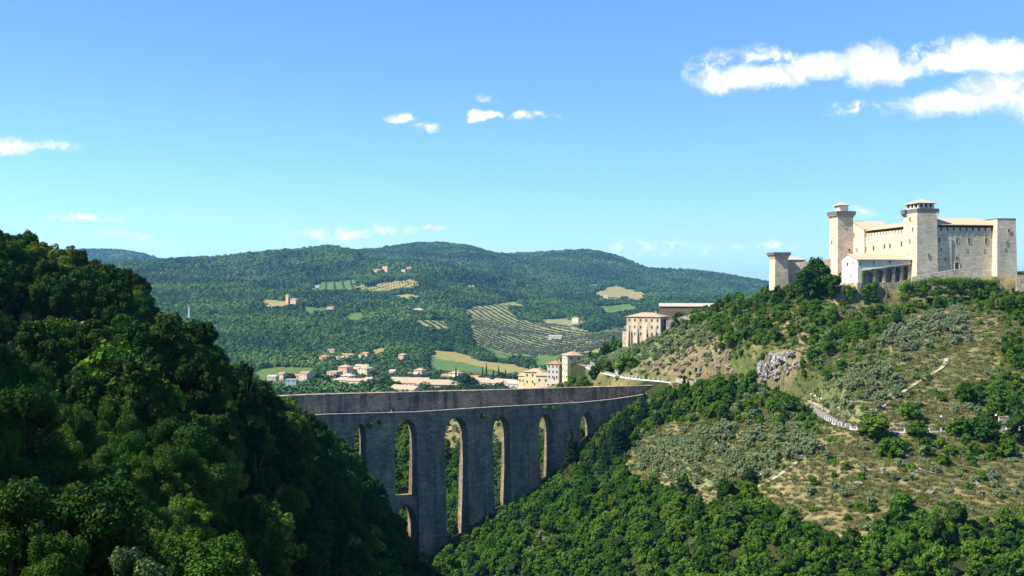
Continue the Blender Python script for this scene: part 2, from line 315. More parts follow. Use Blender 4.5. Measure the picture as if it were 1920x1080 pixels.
far = [  # distance, [(px, row)]
 (1280, [(0, 718), (2000, 718)]),
 (1500, [(0, 706), (2000, 704)]), (1750, [(0, 700), (470, 690), (590, 688), (700, 690), (800, 684), (900, 688), (1000, 694), (2000, 690)]),
 (2000, [(0, 660), (300, 650), (500, 668), (600, 664), (700, 658), (800, 664), (900, 676), (1000, 682), (1100, 668), (1200, 650), (2000, 640)]),
 (2500, [(0, 610), (300, 602), (480, 602), (560, 607), (700, 617), (800, 622), (870, 628), (1000, 652), (1100, 646), (1200, 634), (2000, 620)]),
 (3000, [(0, 565), (300, 562), (430, 577), (500, 570), (545, 565), (600, 577), (640, 585), (700, 580), (800, 582), (870, 586), (960, 594), (1050, 606), (1200, 604), (2000, 600)]),
 (3400, [(0, 550), (300, 548), (480, 551), (540, 558), (600, 547), (700, 548), (780, 546), (870, 560), (960, 574), (1080, 584), (1200, 580), (2000, 580)]),
 (4000, [(0, 530), (300, 524), (480, 520), (560, 515), (600, 524), (700, 514), (780, 508), (850, 516), (900, 530), (1000, 552), (1100, 562), (1200, 563), (1400, 572), (2000, 570)]),
 (4600, [(0, 510), (200, 503), (270, 495), (300, 492), (340, 488), (400, 487), (450, 482), (520, 474), (560, 471), (600, 463), (615, 461), (635, 466), (670, 476), (700, 488), (800, 493), (850, 505), (900, 520), (1000, 546), (1100, 554), (1200, 556), (2000, 565)]),
 (5100, [(0, 530), (200, 520), (500, 505), (615, 500), (700, 502), (800, 505), (900, 514), (1000, 540), (1100, 545), (1200, 552), (2000, 570)]),
 (5700, [(0, 520), (200, 515), (500, 500), (615, 494), (700, 482), (800, 479), (900, 492), (1000, 504), (1100, 506), (1200, 522), (1400, 542), (2000, 560)]),
 (6500, [(0, 525), (200, 525), (500, 508), (640, 478), (680, 473), (740, 463), (780, 456), (820, 455), (880, 461), (930, 476), (960, 479), (1040, 474), (1070, 470), (1100, 468), (1130, 472), (1165, 485), (1210, 506), (1250, 507), (1300, 507), (1350, 513), (1400, 522), (1440, 529), (1500, 537), (2000, 547)]),
 (7500, [(0, 530), (500, 520), (800, 485), (1100, 500), (1300, 530), (2000, 550)]),
 (9500, [(0, 474), (100, 474), (170, 471), (230, 473), (262, 480), (300, 492), (345, 510), (450, 530), (2000, 548)]),
 (12000, [(0, 540), (2000, 545)]), (20000, [(0, 541), (2000, 541)])]
S0, S1, NS = math.log(3), math.log(20000), 3600
cpx = np.array(sorted(cols)); sg = np.linspace(S0, S1, NS); ygr = np.exp(sg)
tabc = []
for c in cpx:
    pr = [(Y, z) for Y, z in cols[c]]
    if pr[-1][0] < 1100: pr.append((1100, -112 if c > -2000 else -60))
    for Y, L in far:
        row = np.interp(min(max(c, 0), 2000), [q[0] for q in L], [q[1] for q in L]); pr.append((Y, (HOR-row)/FPX*Y))
    tabc.append(np.interp(ygr, [q[0] for q in pr], [q[1] for q in pr]))
tabc = np.array(tabc)
# fine table in px: near part interpolates columns, far part uses its own poly-lines
PXG = np.concatenate([np.linspace(-6000, -1000, 60)[:-1], np.linspace(-1000, -100, 60)[:-1], np.arange(-100, 2040, 6.0), np.linspace(2040, 5000, 80)])
T = np.empty((len(PXG), NS))
for j in range(NS): T[:, j] = np.interp(PXG, cpx, tabc[:, j])
farz = np.array([[(HOR-np.interp(min(max(p, 0), 2000), [q[0] for q in L], [q[1] for q in L]))/FPX*Y for (Y, L) in far] for p in PXG])
fy = np.array([f[0] for f in far], float); jf = ygr >= 1280
for i in range(len(PXG)): T[i, jf] = np.interp(ygr[jf], fy, farz[i])
def blur(A, ax, r):
    k = np.exp(-.5*(np.arange(-3*r, 3*r+1)/r)**2); k /= k.sum(); P = np.pad(A, [(3*r, 3*r) if a == ax else (0, 0) for a in (0, 1)], mode='edge')
    out = np.zeros_like(A)
    for q, w in enumerate(k): out += w*(P[q:q+A.shape[0], :] if ax == 0 else P[:, q:q+A.shape[1]])
    return out
T = blur(T, 1, 4); T[:, ygr > 1200] = blur(T, 1, 12)[:, ygr > 1200]; T[:, ygr < 300] = blur(T, 1, 12)[:, ygr < 300]; T = blur(T, 0, 2)
RT = [(160, 497), (270, 492), (300, 489), (340, 485), (400, 484), (450, 479), (480, 477), (520, 471), (560, 468), (600, 462), (615, 460), (640, 465), (670, 470), (690, 470), (740, 461), (780, 455), (820, 454), (880, 460), (930, 474), (960, 476), (1040, 471), (1070, 468), (1105, 467), (1150, 477), (1210, 502), (1250, 505), (1300, 506), (1350, 512), (1400, 521), (1440, 528), (1500, 536), (2000, 545)]
for i, p in enumerate(PXG):
    if 150 < p < 1990:
        Yc = 4600. if p < 672 else 6500.; w_ = np.exp(-.5*((np.log(ygr)-math.log(Yc))/(.05 if p < 672 else .075))**2); sel_ = w_ > .3; tr = np.interp(p, *zip(*RT))+4
        for _ in range(3):
            rows_ = HOR-T[i]/ygr*FPX; ar = rows_[sel_].min(); T[i] += (ar-tr)/FPX*Yc*w_
        if p < 672: bh = (ygr > 5000) & (ygr < 8200); mx = (HOR-(tr+12))/FPX*ygr; T[i, bh] = np.minimum(T[i, bh], mx[bh])
def H0(x, y):
    x = np.asarray(x, float); y = np.asarray(y, float); yc = np.clip(y, 3, 20000)
    px = np.clip(x/yc*FPX+960, PXG[0], PXG[-1]); s = (np.log(yc)-S0)/(S1-S0)*(NS-1)
    i = np.clip(np.searchsorted(PXG, px)-1, 0, len(PXG)-2); f = (px-PXG[i])/(PXG[i+1]-PXG[i]); j = np.clip(np.floor(s).astype(int), 0, NS-2); g = s-j
    return (T[i, j]*(1-f)+T[i+1, j]*f)*(1-g)+(T[i, j+1]*(1-f)+T[i+1, j+1]*f)*g
# road centre line at z = ROADZ (hugs the hill), used to flatten the ground
ROADZ = -52.0
def pt(px, Y, z=None): return Vector(((px-960)/FPX*Y, Y, z if z is not None else 0))
def ontop(px, py, z): Y = z*FPX/(HOR-py); return pt(px, Y, z)      # point seen at px,py lying at height z
ROADPX = [(2080, 806.5), (1990, 806), (1920, 805), (1840, 806.5), (1760, 809), (1690, 810), (1640, 809), (1600, 804), (1574, 795), (1550, 782), (1528, 768), (1505, 757), (1470, 747), (1430, 739), (1380, 731), (1330, 724), (1290, 720), (1250, 715), (1210, 712), (1165, 706), (1130, 697), (1105, 688), (1085, 681)]
road = np.array([[*ontop(a, b, ROADZ)][:2] for a, b in ROADPX])
def resample(P, step):
    P = np.asarray(P, float); d = np.r_[0, np.cumsum(np.hypot(*np.diff(P, axis=0).T))]; n = max(2, int(d[-1]/step)+1); t = np.linspace(0, d[-1], n)
    return np.column_stack([np.interp(t, d, P[:, k]) for k in range(P.shape[1])])
def smoothline(P, it=8):
    P = P.copy()
    for _ in range(it): P[1:-1] = .5*P[1:-1]+.25*(P[:-2]+P[2:])
    return P
roadf = smoothline(resample(road, 2.0), 10)
def droad(x, y):
    x = np.asarray(x, float); y = np.asarray(y, float); sh = x.shape; x = x.ravel(); y = y.ravel(); d = np.full(x.shape, 1e9)
    for a in roadf[::2]: d = np.minimum(d, np.hypot(x-a[0], y-a[1]))
    return d.reshape(sh)
def H(x, y):
    x = np.asarray(x, float); y = np.asarray(y, float); z = H0(x, y); r = np.maximum(y, 3)
    amp = np.clip(r/120., 0, 3.2)+np.clip((r-2300)/24., 0, 52)*np.where((r > 4300) & (r < 4800) | (r > 6250), .12, 1.)
    L = np.clip(r/12., 6, 170)
    lv = np.where(r < 900, 22., np.where(r < 2200, 90., 420.))
    z = z+fbmn(x/lv, y/lv, 4, 5)*amp*np.clip(np.where(r < 900, 1, 1.6), 0, 2)
    m = (y > 340) & (y < 740) & (x > 30)
    if m.any():
        d = np.full(z.shape, 1e9); d[m] = droad(x[m], y[m]); w = np.clip((9.-d)/4.5, 0, 1); w = w*w*(3-2*w); z = z*(1-w)+(ROADZ-.12)*w
    # castle plateau
    cx, cy = x-CB[0], y-CB[1]; r_, t_ = cx*eR[0]+cy*eR[1], cx*eL[0]+cy*eL[1]
    dd = np.maximum(np.maximum(3-r_, r_-62), np.maximum(-6-t_, t_-92)); w = np.clip((4-dd)/4, 0, 1)*.8
    z = z*(1-w)+6.0*w*(1)
    for ra, rb, ta, tb, zt0, sl_ in ((-46, -1, -18, 2.6, -9.5, .30), (-1, 60, -26, -8.5, -4.2, .45), (-6, 16, -26, -6.6, -4.0, .4), (-8, 4, -26, -4.4, -3.8, .4)):
        dd = np.maximum(np.maximum(ra-r_, r_-rb), np.maximum(ta-t_, t_-tb)); w = np.clip((3-dd)/3, 0, 1)*(t_ < tb+1.5); cap = zt0-(tb-t_)*sl_; z = np.where((w > 0) & (z > cap), z*(1-w)+cap*w, z)
    return z
CB = (212.0, 558.0); CA = 8.0
eR = (math.cos(R(CA)), math.sin(R(CA))); eL = (-math.sin(R(CA)), math.cos(R(CA)))
def proj(x, y, z): return x/y*FPX+960, HOR-z/y*FPX
def hit(px, py, Y0=30, Y1=12000):               # where the sight line through px,py meets the ground
    Y = np.exp(np.linspace(math.log(Y0), math.log(Y1), 2500)); x = (px-960)/FPX*Y; z = H(x, Y); row = HOR-z/Y*FPX
    k = np.argmax(row <= py)
    if row[k] > py: k = len(Y)-1
    return Vector((x[k], Y[k], z[k]))
def gz(x, y): return float(H(np.array([x]), np.array([y]))[0])

# ground sheet (finer where the picture looks)
gpx = np.concatenate([np.linspace(-6000, -1000, 50)[:-1], np.linspace(-1000, -60, 70)[:-1], np.arange(-60, 1990, 4.0), np.linspace(1990, 5000, 80)])
gy = np.concatenate([[3, 5, 8, 12, 17, 24, 33], np.exp(np.linspace(math.log(42), math.log(280), 70))[:-1], np.arange(280, 760, 1.6), np.exp(np.linspace(math.log(760), math.log(1500), 40))[:-1], np.exp(np.linspace(math.log(1500), math.log(9800), 200)), [11000, 13000, 20000]])
PXm, Ym = np.meshgrid(gpx, gy, indexing='ij'); Xm = (PXm-960)/FPX*Ym; Zm = H(Xm, Ym)
ni, nj = Xm.shape; idx = np.arange(ni*nj).reshape(ni, nj)
F = np.column_stack([idx[:-1, :-1].ravel(), idx[1:, :-1].ravel(), idx[1:, 1:].ravel(), idx[:-1, 1:].ravel()])
# behind the camera a simple continuation
m, nt, b, out = mat('ground_cover')
Rw = HOR-Zm/Ym*FPX
# zones, described by the outline they have when seen from the viewpoint
Z_WOOD = [[(770, 1400), (780, 1080), (800, 1030), (880, 990), (960, 950), (1040, 905), (1100, 830), (1140, 775), (1200, 745), (1235, 752), (1245, 790), (1200, 830), (1170, 875), (1180, 905), (1250, 930), (1320, 945), (1400, 905), (1440, 960), (1500, 985), (1560, 1030), (1630, 1030), (1680, 975), (1750, 985), (1830, 975), (2100, 985), (2100, 1400)]]
Z_MIX = [[(1245, 790), (1235, 752), (1260, 735), (1330, 728), (1400, 722), (1480, 745), (1530, 775), (1545, 815), (1500, 830), (1450, 800), (1380, 800), (1290, 800)],
         [(1440, 545), (1490, 540), (1560, 545), (1600, 575), (1680, 560), (1760, 560), (1700, 600), (1620, 660), (1560, 720), (1520, 745), (1470, 740), (1400, 720), (1350, 700), (1330, 670), (1360, 640), (1340, 600), (1400, 570)],
         [(1760, 560), (1840, 545), (2100, 540), (2100, 830), (1900, 800), (1840, 790), (1790, 745), (1840, 720), (1890, 650), (1880, 600)],
         [(1620, 825), (1700, 830), (1900, 830), (1910, 870), (1760, 875), (1650, 860)], [(1270, 585), (1350, 580), (1400, 560), (1360, 630), (1290, 620)]]
Z_OLIVE = [[(1190, 880), (1215, 835), (1290, 805), (1380, 800), (1450, 805), (1520, 825), (1560, 830), (1500, 870), (1430, 900), (1340, 925), (1240, 910)],
           [(1520, 745), (1560, 720), (1620, 660), (1700, 605), (1800, 580), (1820, 640), (1720, 660), (1700, 720), (1660, 760), (1600, 790), (1555, 775)],
           [(1100, 650), (1180, 640), (1240, 640), (1300, 610), (1330, 640), (1230, 680), (1130, 685), (1090, 675)]]
Z_ROCK = [[(1415, 720), (1425, 690), (1450, 660), (1480, 655), (1520, 670), (1500, 690), (1490, 715), (1450, 730)], [(1210, 700), (1230, 680), (1300, 650), (1360, 660), (1370, 700), (1300, 712)]]
PALE = [[(868, 580), (900, 571), (955, 572), (980, 602), (930, 608), (888, 618)], [(880, 618), (930, 608), (985, 602), (1060, 612), (1150, 630), (1165, 650), (1080, 662), (1000, 668), (940, 662), (890, 645)], [(773, 597), (835, 600), (848, 618), (800, 613)], [(1170, 645), (1110, 628), (1150, 612), (1190, 625)]]
TAN = [[(805, 659), (860, 662), (910, 676), (1000, 690), (985, 702), (900, 690), (860, 680), (800, 668)], [(1108, 551), (1150, 534), (1215, 550), (1208, 563), (1125, 559)], [(483, 563), (530, 562), (560, 572), (500, 578)], [(668, 534), (775, 524), (795, 534), (730, 545), (672, 545)], [(876, 605), (888, 610), (905, 640), (890, 645)]]
GRN = [[(474, 692), (520, 687), (592, 690), (588, 708), (540, 716), (478, 714)], [(800, 668), (860, 680), (905, 690), (960, 703), (880, 700), (800, 690)], [(560, 572), (620, 578), (610, 588), (570, 588)], [(572, 543), (600, 529), (668, 523), (668, 545)], [(1000, 668), (1060, 668), (1040, 690), (1000, 684)]]
PALE += [[(1010, 600), (1060, 596), (1110, 606), (1060, 612)], [(895, 570), (960, 566), (1000, 578), (960, 572)]]
TAN += [[(1060, 640), (1150, 655), (1140, 662), (1060, 655)], [(690, 655), (720, 650), (735, 656), (700, 662)], [(735, 553), (770, 550), (800, 556), (760, 560)], [(1165, 612), (1200, 606), (1230, 618), (1180, 622)]]
GRN += [[(1090, 536), (1120, 531), (1130, 540)], [(640, 590), (672, 586), (690, 596), (655, 600)], [(1120, 575), (1180, 570), (1200, 580), (1140, 588)], [(900, 640), (940, 664), (990, 668), (930, 672)]]
TOWN = [(480, 716), (600, 704), (760, 698), (1010, 702), (1010, 760), (480, 760)]
def anyp(L, a, c):
    r = np.zeros(np.shape(a), bool)
    for P in L: r |= inpoly(a, c, P)
    return r
def zone(x, y, z):                               # 0 wood 1 mixed 2 olive 3 dry 4 rock | far: 5 forest 6 pale 7 tan 8 green 9 town
    px, py = proj(x, y, z); jx = fbmn(np.asarray(x)/9., np.asarray(y)/9., 3, 11)*26*np.where(np.asarray(y) > 900, .25, 1); jy = fbmn(np.asarray(x)/9., np.asarray(y)/9., 3, 17)*22*np.where(np.asarray(y) > 900, .1, 1)
    fr_ = np.asarray(y) > 900; jx = jx+np.where(fr_, fbmn(np.asarray(x)/70., np.asarray(y)/110., 3, 23)*34, 0); jy = jy+np.where(fr_, fbmn(np.asarray(x)/60., np.asarray(y)/120., 3, 29)*9, 0)
    a, c = px+jx, py+jy; q = np.full(np.shape(a), 3)
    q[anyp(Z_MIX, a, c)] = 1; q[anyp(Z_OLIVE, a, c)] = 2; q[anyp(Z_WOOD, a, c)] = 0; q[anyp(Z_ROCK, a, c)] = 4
    yy_ = np.asarray(y)
    back = (px < 1100) & (yy_ > 560) | (px < 1230) & (yy_ < 1000) & (px < 800); q[back & (yy_ < 1000)] = 0
    bl_ = np.asarray(x)*(-.5145)+(yy_-537)*.8575; q[(np.abs(bl_-5) < 30) & (px < 1255) & (yy_ < 600)] = 0
    brow = (yy_ > 640) & (yy_ < 760) & (px < 1060) & (px > 770); q[brow] = 3
    q[(px < 800) & (yy_ < 560)] = 0; q[(px > 780) & (yy_ < 300)] = 0
    f = yy_ > 1000; q[f] = 5
    q[f & anyp(PALE, a, c)] = 6; q[f & anyp(TAN, a, c)] = 7; q[f & anyp(GRN, a, c)] = 8; q[f & inpoly(a, c, TOWN)] = 9
    return q
ZN = zone(Xm, Ym, Zm)
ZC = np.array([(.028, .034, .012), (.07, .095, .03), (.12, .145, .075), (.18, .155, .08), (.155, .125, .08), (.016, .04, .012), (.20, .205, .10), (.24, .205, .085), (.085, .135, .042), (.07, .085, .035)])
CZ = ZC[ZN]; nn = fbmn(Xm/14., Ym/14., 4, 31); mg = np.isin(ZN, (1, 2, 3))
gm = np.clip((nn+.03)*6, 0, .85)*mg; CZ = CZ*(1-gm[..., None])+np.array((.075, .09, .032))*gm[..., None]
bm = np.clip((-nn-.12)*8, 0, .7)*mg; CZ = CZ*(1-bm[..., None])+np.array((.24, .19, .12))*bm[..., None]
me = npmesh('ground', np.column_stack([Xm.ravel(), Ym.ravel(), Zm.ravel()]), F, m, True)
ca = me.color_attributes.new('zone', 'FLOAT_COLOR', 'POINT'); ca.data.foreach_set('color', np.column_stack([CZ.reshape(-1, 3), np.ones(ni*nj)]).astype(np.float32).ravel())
tcn = nt.new('ShaderNodeTexCoord'); at = nt.new('ShaderNodeAttribute', attribute_name='zone')
n1 = nt.new('ShaderNodeTexNoise', i_Vector=tcn.outputs['Object'], i_Scale=.35, i_Detail=9., i_Roughness=.72)
n2 = nt.new('ShaderNodeTexNoise', i_Vector=tcn.outputs['Object'], i_Scale=.06, i_Detail=5., i_Roughness=.6)
c = nt.mix(1., at.outputs['Color'], nt.ramp(n1.outputs[0], [(.34, (.42, .44, .38)), (.5, (.95, .95, .9)), (.68, (1.5, 1.42, 1.3))]), 'MULTIPLY')
c = nt.mix(1., c, nt.ramp(n2.outputs[0], [(.35, (.75, .85, .7)), (.65, (1.15, 1.08, 1.05))]), 'MULTIPLY')
nt.l.new(c, b.inputs['Base Color']); b.inputs['Roughness'].default_value = .95; b.inputs['Specular IOR Level'].default_value = .1
bp = nt.new('ShaderNodeBump', i_Strength=.8, i_Distance=.8, i_Height=n1.outputs[0]); nt.l.new(bp.outputs[0], b.inputs['Normal'])
g = bpy.data.objects.new('ground', me); COL.objects.link(g); tag(g, kind='structure')

# ------------------------------------------------------------------ road
def strip(name, P, w, z, mt, thick=.25):
    mb = MB(); P = np.asarray(P); Tn = np.gradient(P, axis=0); Tn /= np.hypot(*Tn.T)[:, None]; Nn = np.column_stack([-Tn[:, 1], Tn[:, 0]])
    A = P+Nn*w/2; B = P-Nn*w/2; n = len(P)
    for a in A: mb.v.append((a[0], a[1], z))
    for a in B: mb.v.append((a[0], a[1], z))
    for a in A: mb.v.append((a[0], a[1], z-thick))
    for a in B: mb.v.append((a[0], a[1], z-thick))
    for i in range(n-1):
        mb.f += [(i, i+1, n+i+1, n+i), (2*n+i, i, i+1, 2*n+i+1), (n+i, n+i+1, 3*n+i+1, 3*n+i)]
    return mb.build(name, mt)
o = strip('road', roadf, 4.6, ROADZ+.05, M_asph); tag(o, kind='structure')
Tn = np.gradient(roadf, axis=0); Tn /= np.hypot(*Tn.T)[:, None]; Nn = np.column_stack([-Tn[:, 1], Tn[:, 0]])
side = roadf+Nn*2.9; side2 = roadf-Nn*2.9
sgn = 1 if side[20][1] < roadf[20][1] else -1
outer = roadf+Nn*2.9*sgn
def pxof(P): return P[:, 0]/P[:, 1]*FPX+960
def balustrade(lo, hi, label, group, step, nrail=3):
    p = pxof(outer); sel = outer[(p > lo) & (p < hi)]
    if len(sel) < 3: return
    sel = resample(sel, .5); root = empty('balustrade', (sel[0][0], sel[0][1], ROADZ)); tag(root, label, 'balustrade', group)
    off = np.array([sel[0][0], sel[0][1]]); L = sel-off
    mb = MB()
    for a, c in zip(L[:-1:4], list(L[4::4])+[L[-1]]): mb.bar((a[0], a[1], .0), (c[0], c[1], .0), .45, .42)
    mb.build('base_course', M_paint, root)
    k = max(2, int(step/.5))
    posts = L[::k]
    for a in posts:
        mb = MB(); mb.box((a[0], a[1], .85), (.36, .36, 1.3)); mb.box((a[0], a[1], 1.56), (.48, .48, .12)); mb.build('post', M_paint, root)
    mb = MB()
    for h in ([.75, 1.3] if nrail == 3 else [.7, 1.0, 1.3]):
        for a, c in zip(posts[:-1], posts[1:]): mb.bar((a[0], a[1], h), (c[0], c[1], h), .08, .07)
    for a, c in zip(posts[:-1], posts[1:]):
        m_ = max(2, int(np.hypot(*(c-a))/.45))
        for q in range(1, m_): t = a+(c-a)*q/m_; mb.box((t[0], t[1], .85), (.05, .05, .9))
    mb.build('railing', M_metal, root)
balustrade(1545, 1640, 'white posted balustrade with thin rails round the outside of the road bend', 'balustrades of the hillside road', 3.2)
balustrade(1650, 1812, 'long white balustrade along the straight road between the round tree and the bushes', 'balustrades of the hillside road', 4.6)
balustrade(1870, 1990, 'white balustrade at the right edge below the stone slope wall', 'balustrades of the hillside road', 4.6)
balustrade(1100, 1160, 'white balustrade climbing beside the cream tower house on its retaining wall', 'balustrades of the far road', 2.4, 4)
balustrade(1163, 1245, 'white balustrade with spaced pillars under the lone round tree', 'balustrades of the far road', 3.6)
# retaining wall of the far road
def wallstrip(name, P, z0, z1, w, mt, label, cat='wall', parent=None, cope=None):
    P = np.asarray(P); org = (P[0][0], P[0][1], 0); root = empty(name, org); tag(root, label, cat); mb = MB(); q = P-P[0]
    z0 = np.broadcast_to(z0, (len(P),)); z1 = np.broadcast_to(z1, (len(P),))
    Tn_ = np.gradient(P, axis=0); Tn_ /= np.hypot(*Tn_.T)[:, None]; N_ = np.column_stack([-Tn_[:, 1], Tn_[:, 0]])*w/2; n = len(P)
    for S, zz in ((1, z0), (1, z1), (-1, z1), (-1, z0)):
        for k in range(n): mb.v.append((q[k][0]+S*N_[k][0], q[k][1]+S*N_[k][1], float(zz[k])))
    for r_ in range(3):
        for k in range(n-1): mb.f.append((r_*n+k, r_*n+k+1, (r_+1)*n+k+1, (r_+1)*n+k))
    mb.f += [(0, n, 2*n, 3*n), (n-1, 2*n-1, 3*n-1, 4*n-1)]
    mb.build('masonry', mt, root)
    mb = MB()
    for k in range(n-1): mb.bar((q[k][0], q[k][1], z1[k]+.1), (q[k+1][0], q[k+1][1], z1[k+1]+.1), w+.16, .2)
    mb.build('coping', cope or mt, root); return root
o2 = roadf+Nn*3.3*sgn; p = pxof(o2); sel = resample(o2[(p > 1098) & (p < 1262)], 3.)
wallstrip('retaining_wall', sel, ROADZ-9, ROADZ-.12, .8, M_rub, 'pale stone retaining wall carrying the far road beside the cream tower house', cope=M_paint)
inn = roadf-Nn*3.4*sgn; p = pxof(inn); sel = resample(inn[(p > 1100) & (p < 1160)], 3.)
wallstrip('stone_wall', sel, ROADZ-1, ROADZ+2.4, .6, M_rub, 'stone wall on the uphill side of the far road left of the round tree')
sel = resample(inn[(pxof(inn) > 1513) & (pxof(inn) < 1556)], 3.)
wallstrip('stone_wall', sel, ROADZ-1, ROADZ+1.1, .5, M_rub, 'low stone wall on the uphill side where the near road bends')
sel = resample(inn[(pxof(inn) > 1870) & (pxof(inn) < 1990)], 3.)
wallstrip('stone_wall', sel, ROADZ-1, ROADZ+4.2, .7, M_rub, 'grey stone wall above the road at the right edge')

# ------------------------------------------------------------------ bridge (aqueduct)
BD = Vector((.8575, .5145, 0)); BN = Vector((-.5145, .8575, 0)); BO = Vector((0, 537, 0)); THK = 8.2
def bs(px): u = (px-960)/FPX; X = 537*u/(1-.6000*u); return X/.8575
BM = Matrix(((BD.x, BN.x, 0, 0), (BD.y, BN.y, 0, 537), (0, 0, 1, 0), (0, 0, 0, 1)))   # local: x along, y back, z up
bridge = empty('aqueduct_bridge'); bridge.matrix_world = BM; tag(bridge, 'tall stone aqueduct bridge with pointed arches crossing the gorge', 'bridge')
openings = [(548, 560, 800), (604, 620, 798), (665, 687, 794), (740, 782, 785.5), (834, 877, 782), (924, 956.5, 779.5), (1010.5, 1037, 775.5), (1087.5, 1114, 772.5)]
def yfront(px): u = (px-960)/FPX; return 537/(1-.6000*u)
ZD = -60.6                                       # walkway level
OP = []
for a, c, ap in openings:
    s0, s1 = bs(a), bs(c); zap = (HOR-ap)/FPX*yfront((a+c)/2); OP.append((s0, s1, zap))
SPR = -76.0
def arch_profile(s0, s1, zs, za, n=14):
    w = s1-s0; out_ = []
    for k in range(n+1):
        t = k/n; x = abs(2*t-1); Rr = 1.25; h = math.sqrt(max(0, Rr*Rr-(x+Rr-1)**2))/math.sqrt(Rr*Rr-(Rr-1)**2)
        out_.append((s0+w*t, zs+(za-zs)*h))
    return out_
sL, sR = bs(500), bs(1200)
def band(mb, sl, sr, ztop, zbot, ops, y0, y1):
    cur = sl; seq = []
    for s0, s1, zs, za in ops:
        seq.append((cur, zbot, s0, zbot)); pr = arch_profile(s0, s1, zs, za)
        if zs > zbot: pr = [(s0, zbot)]+pr+[(s1, zbot)]
        for (a, za_), (c, zc_) in zip(pr[:-1], pr[1:]): seq.append((a, za_, c, zc_))
        cur = s1
    seq.append((cur, zbot, sr, zbot))
    for a, z1_, c, z2_ in seq:
        if c-a > 1e-4:
            zt1 = ztop(a); zt2 = ztop(c); nseg = max(1, int((c-a)/6))
            for q in range(nseg):
                f0, f1 = q/nseg, (q+1)/nseg; A_, C_ = a+(c-a)*f0, a+(c-a)*f1; b0, b1 = z1_+(z2_-z1_)*f0, z1_+(z2_-z1_)*f1
                mb.quad((A_, y0, b0), (C_, y0, b1), (C_, y0, ztop(C_)), (A_, y0, ztop(A_)))
                mb.quad((C_, y1, b1), (A_, y1, b0), (A_, y1, ztop(A_)), (C_, y1, ztop(C_)))
                mb.quad((A_, y0, ztop(A_)), (C_, y0, ztop(C_)), (C_, y1, ztop(C_)), (A_, y1, ztop(A_)))
        mb.quad((c, y0, z2_), (a, y0, z1_), (a, y1, z1_), (c, y1, z2_))
def deck(s):
    x = 960+FPX*(s*BD.x)/(537+s*BD.y); return ZD+float(np.interp(x, [611, 779, 925, 1090, 1150, 1200, 1255], [2.4, .8, .7, 0, .6, 1.8, 4.6]))
OPS = [(s0, s1, max(SPR, za-8.0) if i > 2 else za-6.5, za) for i, (s0, s1, za) in enumerate(OP)]
mb = MB(); band(mb, sL, sR, deck, SPR-4, OPS, 0, THK); mb.build('arcade', M_bridge, bridge)
# each pier tapers outwards front and back
edges = [sL]+[v for o_ in OP for v in o_[:2]]+[sR]
piers = [(edges[i], edges[i+1]) for i in range(0, len(edges), 2)]
for a, c in piers:
    mid = BM @ Vector(((a+c)/2, 0, 0)); zb = min(gz(*(BM @ Vector((s_, 3, 0)))[:2]) for s_ in (a, c))-7; zt = SPR-4
    if zb > zt-1: zb = zt-1
    h = zt-zb; e = h*.06; mb = MB(); v = [(a, 0, zt), (c, 0, zt), (c, THK, zt), (a, THK, zt), (a-.0, -e, zb), (c+.0, -e, zb), (c, THK+e, zb), (a, THK+e, zb)]
    ns = 6
    for q in range(ns):
        f0, f1 = q/ns, (q+1)/ns; ring = lambda f: [(a, -e*f, zt-h*f), (c, -e*f, zt-h*f), (c, THK+e*f, zt-h*f), (a, THK+e*f, zt-h*f)]
        r0, r1 = ring(f0), ring(f1)
        for k in range(4): k2 = (k+1) % 4; mb.quad(r1[k], r1[k2], r0[k2], r0[k])
    pier = mb.build('pier', M_bridge, bridge)
    for zz in (-92.5, -108.5):
        if zb < zz < zt-3: mb = MB(); ee = (zt-zz)*.06; mb.box(((a+c)/2, -ee+.0, zz), (c-a+.1, .5, .45)); mb.build('string_course', M_bridge, pier)
# lower arch between the two tallest piers
s0, s1 = OP[3][0], OP[3][1]; mb = MB(); band(mb, s0-.02, s1+.02, lambda s: -99.6, -116, [(s0+.15, s1-.15, -113, -102.6)], -.6, THK+.6); mb.build('lower_arch', M_bridge, bridge)
# buttress strips on the fronts of the wide piers
for a, c in piers[4:7]:
    if c-a < 6: continue
    mb = MB(); m_ = a+(c-a)*.62; mb.v += [(m_, -.0, SPR), (c-.02, 0, SPR), (c-.02, -2.2-.35, -112), (m_, -2.2-.35, -112), (m_, .2, -112), (c-.02, .2, -112)]
    mb.f += [(0, 3, 2, 1), (0, 4, 3), (1, 2, 5), (3, 4, 5, 2)]; mb.build('buttress', M_bridge, bridge)
# walkway, parapet, channel wall
sE = bs(1262)
def along(mb, a, c, y0, y1, zb, zt, step=4.):
    n = max(1, int((c-a)/step))
    for q in range(n):
        A_, C_ = a+(c-a)*q/n, a+(c-a)*(q+1)/n
        mb.quad((A_, y0, zb(A_)), (C_, y0, zb(C_)), (C_, y0, zt(C_)), (A_, y0, zt(A_))); mb.quad((C_, y1, zb(C_)), (A_, y1, zb(A_)), (A_, y1, zt(A_)), (C_, y1, zt(C_)))
        mb.quad((A_, y0, zt(A_)), (C_, y0, zt(C_)), (C_, y1, zt(C_)), (A_, y1, zt(A_))); mb.quad((A_, y1, zb(A_)), (C_, y1, zb(C_)), (C_, y0, zb(C_)), (A_, y0, zb(A_)))
    mb.quad((a, y0, zb(a)), (a, y0, zt(a)), (a, y1, zt(a)), (a, y1, zb(a))); mb.quad((c, y0, zb(c)), (c, y1, zb(c)), (c, y1, zt(c)), (c, y0, zt(c)))
mb = MB(); along(mb, sL, sR, .45, 3.4, lambda s: deck(s)+.004, lambda s: deck(s)+.12); mb.build('walkway', M_bwall, bridge)
mb = MB(); along(mb, sR, sE, -.1, THK, lambda s: deck(s)-12, lambda s: deck(s)); mb.build('abutment', M_bridge, bridge)
